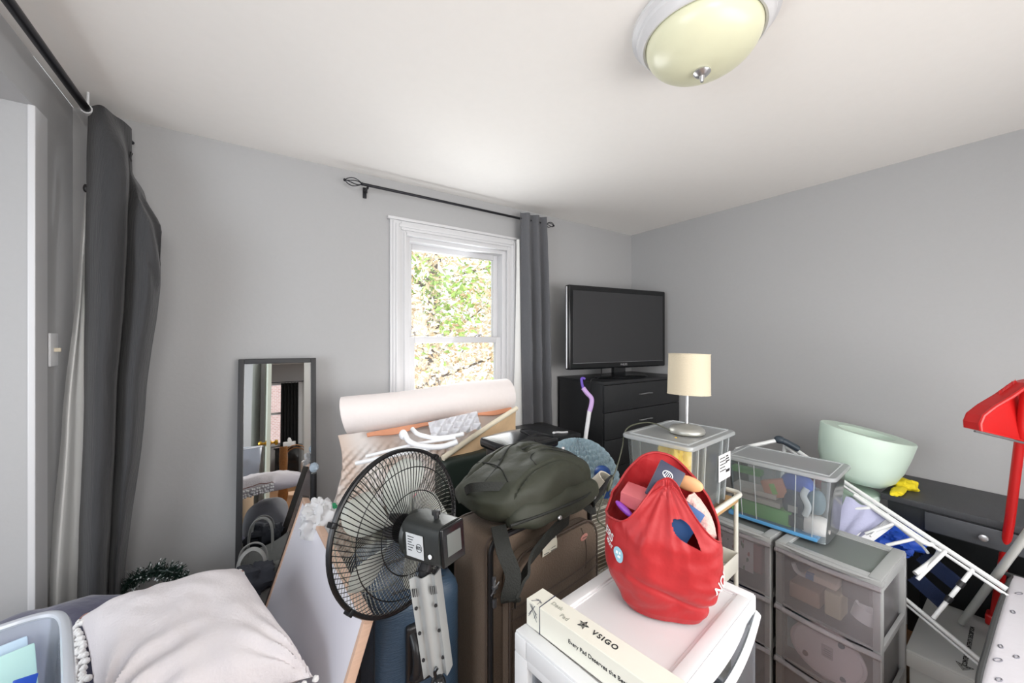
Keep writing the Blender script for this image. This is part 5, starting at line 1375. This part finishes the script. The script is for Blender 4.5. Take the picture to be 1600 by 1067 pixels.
b = B(); tube(b, bez([RB @ Vector(p) for p in ((.060, .0, .285), (.080, -.01, .262), (.098, -.01, .232), (.106, -.01, .19))], 6), .024, 14, rs=None)
for v in b.verts: v.co += Vector((1, 1, 1)) * .006 * nz(v.co, 60)
tag(obj('pink_fluffy_brush', b, mat('pale_pink_fluff', (222, 178, 170), .95, bump=.6, scale=120)), 'pale pink fluffy brush down the right side of the red bag opening', 'brush')
b = B(); tube(b, bez([RB @ Vector(p) for p in ((.068, -.036, .262), (.088, -.040, .225), (.108, -.030, .180))], 6), .006, 8); tag(obj('blue_white_tube', b, mat('blue_tube', (80, 90, 170), .4)), 'thin blue tube along the right edge of the red bag opening', 'tube')
b = B(); superell(b, .030, .008, .009, .8, 1, 20, 10, M=RB @ TR((-.095, -.01, .238), rz=-.5, ry=.5)); tag(obj('purple_comb', b, mat('purple_plastic', (150, 70, 190), .35)), 'purple plastic comb at the left edge of the red bag opening', 'comb')

# ------------------------------------------------------------------ left foreground: duvet, pillow, tub, wreath, tote
M_navy = mat('navy_duvet', (84, 84, 108), .9, bump=.4, scale=30, var=.12, sheen=.3)
def mound(p, u, v):
    q = p.copy(); q += p.normalized() * (.05 * nz(p, 4, 1) + .018 * nz(p, 12, 2))
    q.z += .04 * max(0, -p.x / .3) - .13 * max(0, p.x / .33) * (p.z > 0)
    if q.z < -.33: q.z = -.33
    return q
b = B(); superell(b, .33, .27, .335, .6, .55, 90, 46, mound, M=TR((-.47, 1.63, .332)))
tag(obj('navy_duvet', b, M_navy), 'bundled dark navy blue duvet behind the clear tub and the pillow', 'duvet')
b = B(); superell(b, .12, .20, .295, .6, .6, 60, 36, lambda p, u, v: Vector((p.x, p.y, max(-.29, p.z))) + Vector((.02 * nz(p, 6, 3), .02 * nz(p, 6, 7), 0)), M=TR((-.125, 1.14, .292)))
tag(obj('laundry_bag', b, mat('grey_laundry_bag', (120, 122, 126), .85, bump=.3)), 'grey stuffed laundry bag under the white pillow', 'bag')
pw = thing('fringed_pillow', 'big white pillow with pompom fringe lying in the lower left foreground', 'pillow', (-.13, 1.35, .62))
c1, c2, c3, c4 = Vector((-.415, 1.625, .685)), Vector((-.025, 1.535, .735)), Vector((.125, 1.06, .665)), Vector((-.262, 1.10, .69))
def pil(side):
    def f(u, v):
        uu = 2 * u - 1; vv = 2 * v - 1
        pinch = 1 - .06 * (1 - abs(uu) ** 2) * abs(vv) ** 6 - .0
        pinch2 = 1 - .06 * (1 - abs(vv) ** 2) * abs(uu) ** 6
        U = .5 + .5 * uu * pinch2; V = .5 + .5 * vv * pinch
        p = c1 * (1 - U) * (1 - V) + c2 * U * (1 - V) + c3 * U * V + c4 * (1 - U) * V
        th_ = .072 * ((1 - uu ** 4) * (1 - vv ** 4)) ** .55
        wr_ = .005 * nz((u * 6, v * 6, 0), 1.3, 2)
        rad = math.hypot(uu + 1.05, vv - .9); wr_ += .012 * math.sin(math.atan2(vv - .9, uu + 1.05) * 15 + 2 * nz((u * 4, v * 4, 1), 1)) * math.exp(-(rad / .9) ** 2)
        rad = math.hypot(uu - 1.05, vv - 1.05); wr_ += .010 * math.sin(math.atan2(vv - 1.05, uu - 1.05) * 17) * math.exp(-(rad / .7) ** 2)
        wr_ += .007 * math.sin(uu * 12 + vv * 5 + 3 * nz((u * 3, v * 3, 4), 1)) * max(0, abs(vv) - .35) ** 1.2
        return p + Vector((0, 0, side * (th_ * (1.25 if side > 0 else .55) + (wr_ if side > 0 else 0) * (th_ > .004))))
    return f
b = B(); grid(b, pil(1), 90, 90); grid(b, pil(-1), 90, 90); bmesh.ops.remove_doubles(b, verts=b.verts, dist=.0006)
obj('pillow_body', b, mat('white_linen_cover', (222, 216, 218), .85, bump=.25, scale=140, var=.02), pw)
b = B(); rnd = random.Random(2); f_ = pil(1)
def pom(c, r):
    superell(b, r, r * .9, r, 1, 1, 10, 7, lambda p, u, v: p * (1 + .25 * nz(p, 300, 1)), M=TR(c))
for k in range(34):
    t = k / 33
    for j in range(3):
        e = c3.lerp(c4, t) + Vector((.0, -.012 - .012 * j, -.004 - .013 * j)); pom(e + Vector((rnd.uniform(-.004, .004),) * 3), .0075)
for k in range(34):
    t = .05 + .95 * k / 33
    for j in range(3):
        e = c1.lerp(c4, t) + Vector((-.002 - .010 * j, 0, .004 - .013 * j)); pom(e + Vector((rnd.uniform(-.004, .004),) * 3), .0075)
for k in range(30):
    t = k / 29
    for j in range(3):
        e = c1.lerp(c2, t) + Vector((0, .012, -.006 - .016 * j)); pom(e + Vector((rnd.uniform(-.004, .004),) * 3), .007)
obj('pompom_fringe', b, mat('white_pompom', (234, 232, 230), .9), pw, kind='stuff')
b = B(); tube(b, [f_(k / 40, .004) + Vector((0, .001, .003)) for k in range(41)], .0022, 6); tube(b, [f_(.1 + k * .01, .02 + .0006 * k * k / 10) + Vector((0, 0, .0012)) for k in range(30)], .0012, 5); obj('seam', b, mat('rust_seam', (150, 110, 100), .8), pw, label='darker seam along the back edge')

# clear open tub at the lower left
TB = TR((-.430, .940, .655), rz=math.radians(16))
tbx = thing('open_storage_tub', 'open clear frosted tub holding teal and white folders in the lower left corner', 'storage tub', (-.46, 1.0, .655))
wv_, dv_, hv_ = .34, .42, .285
M_tub = plastic('bluish_tub_plastic', (240, 245, 255), .36, .15, .4)
b = B()
def twall(u, v):
    a = 2 * PI * u; k = .88 + .12 * v; e = .3
    return TB @ Vector((wv_ / 2 * k * math.copysign(abs(math.cos(a)) ** e, math.cos(a)), dv_ / 2 * k * math.copysign(abs(math.sin(a)) ** e, math.sin(a)), hv_ * v))
grid(b, twall, 96, 8, closed_u=True, thick=.003); t_ = bmesh.new(); t_.faces.new([t_.verts.new(twall(k / 96, 0)) for k in range(96)]); merge(b, t_)
obj('tub_body', b, M_tub, tbx)
b = B(); tube(b, [twall(k / 96, 1) + Vector((0, 0, .002)) for k in range(96)], .008, 8, closed=True, flat=.8); obj('rim', b, plastic('rim_plastic', (244, 248, 255), .6, .15, .3), tbx)
for nm, c, s, r, col, lab, cat in (
    ('teal_folder', (.05, .115, .215), (.17, .018, .11), (-.6, 0, .12), (184, 222, 218), 'translucent teal folder leaning inside the open clear tub', 'folder'),
    ('blue_folder', (.04, .15, .19), (.17, .012, .16), (-.4, 0, .1), (196, 218, 238), 'pale blue folder next to the teal one in the open tub', 'folder'),
    ('white_packet', (.07, .04, .20), (.13, .12, .05), (-.25, .1, .1), (232, 236, 240), 'white packet in the middle of the open clear tub', 'packet'),
    ('white_packet', (-.01, -.11, .15), (.24, .13, .06), (.1, 0, -.1), (226, 230, 238), 'white packet at the near end of the open clear tub', 'packet'),
    ('blue_card', (.12, .06, .235), (.03, .004, .035), (-.3, .3, .3), (30, 80, 190), 'small bright blue card standing in the open clear tub', 'card')):
    b = B(); box(b, tuple(-x / 2 for x in s), tuple(x / 2 for x in s), .004, M=TB @ TR(c, *r)); tag(obj(nm, b, mat(nm + lab[:5], col, .35)), lab, cat)
b = B(); box(b, (-.57, .78, 0), (-.28, 1.10, .652), .012); tag(obj('moving_box', b, mat('kraft_cardboard', (176, 150, 118), .85)), 'brown moving box under the open clear tub', 'box')

# tinsel wreath
M_tin = mat('dark_green_tinsel', (30, 50, 42), .4, bump=.1)
M_tip = mat('white_tips', (216, 222, 222), .5)
b = B(); rnd = random.Random(9); wc = Vector((-.325, 2.03, .455)); WR = TR(wc, rx=math.radians(-12), rz=math.radians(-18))
for k in range(2600):
    a = rnd.uniform(0, 2 * PI); c = Vector((.125 * math.cos(a), 0, .125 * math.sin(a)))
    d_ = Vector((rnd.gauss(0, 1), rnd.gauss(0, 1), rnd.gauss(0, 1))).normalized()
    L = rnd.uniform(.022, .045); p0 = WR @ (c + d_ * .006); p1 = WR @ (c + d_ * L); s = (p1 - p0).cross(Vector((rnd.random(), rnd.random(), rnd.random()))).normalized() * .0016
    va = [b.verts.new(p) for p in (p0 - s, p0 + s, p1 + s, p1 - s)]; b.faces.new(va).material_index = 0
    if rnd.random() < .16:
        p2 = WR @ (c + d_ * (L + .007)); vb = [b.verts.new(p) for p in (p1 - s * 1.3, p1 + s * 1.3, p2 + s * 1.3, p2 - s * 1.3)]; b.faces.new(vb).material_index = 1
wt = thing('tinsel_wreath', 'dark green tinsel wreath with white tips behind the pillow beside the curtain', 'wreath', wc)
obj('tinsel', b, [M_tin, M_tip], wt, kind='stuff', smooth=False)
b = B(); tube(b, [WR @ Vector((.125 * math.cos(k * PI / 20), 0, .125 * math.sin(k * PI / 20))) for k in range(40)], .006, 8, closed=True); obj('ring', b, M_tin, wt)
b = B(); box(b, (-.50, 1.925, 0), (-.18, 2.13, .29), .01); tag(obj('shoe_box', b, mat('dark_box', (60, 60, 66), .8)), 'dark low box under the tinsel wreath by the back wall', 'box')

# tote bag and other bags between pillow and mirror
def tote(name, label, c, w, d, h, col, rz, seed):
    t = thing(name, label, 'tote bag', c, rz); m = mat(name + str(seed), col, .8, bump=.25, scale=40, var=.08)
    b = B()
    def f(u, v):
        a = 2 * PI * u; e = .6; k = 1 - .12 * v
        p = Vector((w / 2 * k * math.copysign(abs(math.cos(a)) ** e, math.cos(a)), d / 2 * (1 - .5 * v) * math.copysign(abs(math.sin(a)) ** e, math.sin(a)), h * v + .02 * math.sin(2 * a + seed) * v))
        return p * (1 + .06 * nz(p, 8, seed))
    grid(b, f, 60, 20, closed_u=True); t_ = bmesh.new(); t_.faces.new([t_.verts.new(f(k / 60, 0)) for k in range(60)]); merge(b, t_)
    obj('bag_body', b, m, t, world=False)
    for sy in (-1, 1):
        b = B(); tube(b, bez([(-w * .2, sy * d * .22, h * .9), (-w * .17, sy * d * .2, h + .08), (0, sy * d * .15, h + .12), (w * .17, sy * d * .2, h + .08), (w * .2, sy * d * .22, h * .9)], 6), .010, 8, flat=.4); obj('handle', b, m, t, world=False)
    return t
tg = tote('tote_bag', 'grey tote bag printed with two letters standing behind the pillow by the mirror', (-.0, 1.965, .001), .26, .18, .50, (140, 140, 138), math.radians(-4), 1)
b = text_bm('ar', .07, face_M(Vector((.03, .098, .40)), (-1, 0, 0), (0, 0, 1)), extrude=.001, bold=True); obj('lettering', b, M_ink, tg, world=False, smooth=False)
b = B(); crumple(b, (.0, 1.90, .625), .07, .055, .055, 41, .5, 36, 8); 
for v in b.verts: v.co.z -= .11
tag(obj('dark_jacket', b, mat('near_black_cloth', (40, 42, 50), .85)), 'dark crumpled jacket lying in the tote bag behind the pillow', 'jacket')

# odds and ends behind the white board
b = B(); box(b, (.325, 1.40, 0), (.62, 1.56, .80), .02, 3); tag(obj('dark_hamper', b, mat('dark_hamper', (46, 46, 50), .7, bump=.3, scale=30)), 'dark hamper standing behind the wire fan', 'hamper')
b = B(); crumple(b, (.40, 1.46, .845), .085, .065, .05, 51, .6, 60, 8); tag(obj('white_shirt', b, mat('white_crumpled_cloth', (228, 226, 228), .8, bump=.2)), 'crumpled white shirt heaped on the hamper behind the white board', 'shirt')
b = B(); crumple(b, P(500, 812, 1.42), .055, .045, .06, 61, .6, 50, 8); tag(obj('grey_white_bag', b, mat('grey_white_bag', (206, 206, 208), .7)), 'pale plastic bag squeezed between the white board and the fan', 'bag')
b = B(); crumple(b, P(518, 793, 1.46), .018, .018, .012, 63, .6, 20, 8); tag(obj('green_scrap', b, mat('emerald', (30, 150, 100), .5)), 'small emerald green scrap by the left edge of the fan', 'scrap')
b = B(); crumple(b, (.57, 1.50, .83), .05, .045, .035, 65, .6, 40, 8); tag(obj('pink_cloth', b, mat('pink_floral', (214, 150, 160), .8, var=.3, scale=60)), 'pink patterned cloth on the hamper seen through the fan', 'cloth')
b = B(); tube(b, [Vector((.225, 1.90, 0)), Vector((.225, 1.90, .905))], .012, 10); stt = thing('crystal_topped_stick', 'black stick with a crystal knob standing in front of the mirror', 'stick', (.225, 1.9, 0)); obj('stick', b, M_blackp, stt)
b = B(); superell(b, .020, .020, .022, 1, 1, 7, 5, M=TR((.225, 1.90, .93))); obj('crystal_knob', b, plastic('crystal', (220, 236, 250), .5, .05, .3), stt, label='pale crystal knob', smooth=False)

# ------------------------------------------------------------------ airer, cloths
M_air = mat('white_tube_metal', (230, 232, 232), .3)
ar = thing('clothes_airer', 'folded white tube clothes airer leaning in front of the black desk', 'clothes airer', (2.25, .5, 0))
R0_ = Vector((2.40, .90, .935)); R1_ = Vector((2.20, .145, .618)); dR = (R1_ - R0_)
b = B(); tube(b, [R0_, R1_], .009, 12); obj('upper_rail', b, M_air, ar)
b = B(); tube(b, [R0_ + Vector((-.012, -.01, -.022)), R1_ + Vector((-.012, -.01, -.022))], .006, 10); obj('second_rail', b, M_air, ar)
S0_ = P(1415, 936, 1.545); S1_ = P(1537, 1036, 1.365)
S0_ = S0_ + (S0_ - S1_) * .9
b = B(); tube(b, [S0_, S1_ + (S1_ - S0_) * .05], .008, 12); obj('lower_rail', b, M_air, ar)
b = B(); tube(b, [S0_ + Vector((0, 0, -.02)), S1_ + Vector((0, 0, -.02)) + (S1_ - S0_) * .05], .005, 10); obj('lower_second_rail', b, M_air, ar)
def on_rail(px): # point of the upper rail below a given column
    best = min((abs(800 + 600 * ((R0_ + dR * t).x * math.cos(YAW) - (R0_ + dR * t).y * math.sin(YAW)) / ((R0_ + dR * t).x * math.sin(YAW) + (R0_ + dR * t).y * math.cos(YAW)) - px), t) for t in [k / 400 for k in range(401)])[1]
    return R0_ + dR * best
for px, e in ((1522, P(1458, 966, 1.447)), (1480, P(1433, 905, 1.50))):
    b = B(); tube(b, [on_rail(px), e], .007, 10); rg_ = obj('rung', b, M_air, ar)
    if px == 1522:
        for t in (.32, .62):
            b = B(); c_ = on_rail(px).lerp(e, t); d_ = (e - on_rail(px)).normalized(); tube(b, [c_ - d_ * .012, c_ + d_ * .012], .0105, 12); obj('black_sleeve', b, M_blackp, rg_)
# inner rounded frame
b = B(); fr_ = [on_rail(1338) + Vector((-.03, 0, -.02)), on_rail(1400) + Vector((-.03, 0, -.02)), on_rail(1445) + Vector((-.03, 0, -.02)), P(1466, 852, 1.535), P(1466, 866, 1.525), P(1452, 880, 1.51), P(1430, 896, 1.50)]
tube(b, bez(fr_, 8), .009, 12); obj('inner_frame', b, M_air, ar)
for px, e in ((1366, P(1322, 796, 1.75)), (1402, P(1352, 834, 1.66)), (1436, P(1385, 852, 1.60))):
    b = B(); tube(b, [on_rail(px) + Vector((-.03, 0, -.02)), e], .0065, 10); obj('rung', b, M_air, ar)
b = B(); tube(b, bez([P(1336, 765, 1.80), P(1350, 785, 1.76), P(1372, 790, 1.74), P(1388, 800, 1.70), P(1375, 822, 1.66), P(1360, 838, 1.63)], 6), .004, 8)
obj('wire_hook', b, M_air, ar)
b = B(); tube(b, bez([P(1390, 812, 1.66), P(1420, 836, 1.60), P(1440, 852, 1.57), P(1450, 864, 1.54)], 6), .005, 8); obj('wire_brace', b, M_air, ar)
# black hinge on top, tubes going left
b = B(); h0 = P(1218, 687, 2.02); h1 = P(1246, 701, 2.0)
tube(b, bez([h0, h0.lerp(h1, .4) + Vector((0, 0, .004)), h1], 6), .024, 14, flat=.7); superell(b, .026, .026, .02, 1, 1, 20, 12, M=TR(h0)); obj('hinge', b, mat('slate_hinge', (56, 66, 76), .5), ar, label='dark slate hinge')
b = B(); tube(b, [h0, P(1150, 702, 2.05)], .010, 10); obj('left_tube', b, M_air, ar)
b = B(); tube(b, [h1, R0_], .010, 10); obj('hinge_tube', b, M_air, ar)
for p in (P(1150, 702, 2.05),):
    b = B(); tube(b, [p, Vector((p.x - .05, p.y, .01))], .009, 10); obj('leg', b, M_air, ar)
b = B(); tube(b, [R0_, Vector((2.33, .93, .01))], .009, 10); obj('leg', b, M_air, ar)
# cloths on the airer
b = B(); p00 = P(1322, 776, 1.76); p10 = P(1392, 808, 1.66); p01 = P(1296, 838, 1.74); p11 = P(1344, 842, 1.67)
grid(b, lambda u, v: p00 * (1 - u) * (1 - v) + p10 * u * (1 - v) + p01 * (1 - u) * v + p11 * u * v + Vector((0, 0, .006 * math.sin(u * 14))), 24, 8, thick=.004)
tag(obj('lilac_towel', b, mat('lilac_cotton', (176, 178, 206), .85, bump=.3, scale=50)), 'lilac grey towel lying over the airer behind the packed tub', 'towel')
b = B(); p00 = P(1378, 806, 1.69); p10 = P(1404, 816, 1.66); p01 = P(1322, 848, 1.69); p11 = P(1350, 856, 1.66)
grid(b, lambda u, v: p00 * (1 - u) * (1 - v) + p10 * u * (1 - v) + p01 * (1 - u) * v + p11 * u * v, 6, 6, thick=.01)
tag(obj('white_plank', b, M_wplas), 'white flat plank lying across the airer beside the lilac towel', 'plank')
b = B(); crumple(b, P(1392, 838, 1.75), .10, .085, .05, 71, .6, 60, 8); tag(obj('blue_cloth', b, mat('bright_blue_cloth', (28, 80, 190), .6, bump=.3, scale=25)), 'bright blue crumpled cloth under the airer rungs', 'cloth')
b = B(); box(b, (2.11, .42, 0), (2.30, .78, .56), .02, 3); tag(obj('dark_crate', b, mat('navy_crate', (34, 40, 52), .6)), 'dark crate standing on the floor under the airer', 'crate')
M_vac = plastic('navy_clear_plastic', (40, 52, 84), .7, .2, .3)
for k, (a_, c_) in enumerate(((P(1440, 868, 1.56), P(1500, 916, 1.49)), (P(1428, 900, 1.54), P(1478, 945, 1.48)))):
    b = B(); d_ = (c_ - a_).normalized(); s_ = Vector((-.25, .35, -.9)); s_ = (s_ - d_ * s_.dot(d_)).normalized()
    grid(b, lambda u, v: a_ + (c_ - a_) * u + s_ * (v - .5) * .055, 10, 4, thick=.004)
    for j in range(5): tube(b, [a_ + s_ * (j - 2) * .011 + d_.cross(s_) * .004, c_ + s_ * (j - 2) * .011 + d_.cross(s_) * .004], .0008, 4, mi=1)
    tag(obj('navy_strap', b, [M_vac, M_chrome]), 'dark navy ribbed plastic strap ' + ('nearer the desk' if k == 0 else 'nearer the grey tower') + ' clipped to the airer', 'strap')

# red dustpan on its pole, broom pole
M_redp = mat('red_plastic', (188, 24, 24), .35, bump=.02)
dp = thing('lobby_dustpan', 'red dustpan on a long red pole at the right edge by the desk', 'dustpan', (2.5, .18, .3))
q0 = Vector((2.575, .205, .302)); q1 = P(1578, 812, 1.47); q2 = P(1597, 660, 1.385); q2 = q2 + (q2 - q1) * .35
b = B(); tube(b, [q0, q1, q2], .0135, 14); obj('pole', b, M_redp, dp)
b = B(); box(b, (-.03, -.02, 0), (.03, .02, .045), .01, 3, M=TR(q0 + Vector((0, 0, 0)))); obj('foot', b, M_redp, dp)
d_ = 1.36
outl = [P(1523, 671, d_), P(1522, 660, d_), P(1527, 648, d_), P(1545, 634, d_), P(1572, 618, d_), P(1600, 598, d_), P(1626, 592, d_), P(1660, 604, d_), P(1672, 700, d_), P(1598, 689, d_)]
nrm = (outl[0] - outl[5]).cross(outl[9] - outl[5]).normalized()
if nrm.dot(Vector((0, 0, 1.5)) - outl[0]) < 0: nrm = -nrm
b = B(); poly(b, [p - nrm * .03 for p in outl], .004, -nrm); 
for i in range(len(outl) - 1):
    a_, c_ = outl[i], outl[i + 1]; poly(b, [a_ - nrm * .032, c_ - nrm * .032, c_ + nrm * .018, a_ + nrm * .018], .004, (c_ - a_).cross(nrm))
a_, c_ = outl[-1], outl[0]; poly(b, [a_ - nrm * .032, c_ - nrm * .032, c_ + nrm * .002, a_ + nrm * .002], .004, (c_ - a_).cross(nrm))
tube(b, [p + nrm * .018 for p in outl[:-1]], .006, 8)
obj('pan', b, M_redp, dp)
b = B(); tube(b, [outl[0] + Vector((0, 0, -.006)), outl[-1] + Vector((0, 0, -.006))], .004, 6); obj('rubber_lip', b, mat('grey_rubber', (96, 96, 98), .6), dp, label='grey rubber lip')
b = B(); rnd = random.Random(8)
for k in range(46):
    t = k / 45; a_ = outl[4].lerp(outl[5], t) - nrm * .02; tube(b, [a_, a_ + Vector((0, 0, .008 + rnd.random() * .006)) + sdx * rnd.uniform(-.006, .002)], .0006, 4)
obj('comb_bristles', b, M_redp, dp, kind='stuff')
b = B(); a_ = P(1606, 832, 1.385); c_ = P(1512, 960, 1.585); tube(b, [a_ + (a_ - c_) * .9, c_], .0125, 14); e_ = c_ + (c_ - a_).normalized() * .01
tube(b, [c_, c_ + (c_ - a_) * .12], .011, 12)
tag(obj('silver_pole', b, M_satin), 'plain silver pole leaning beside the red pole at the lower right', 'pole')
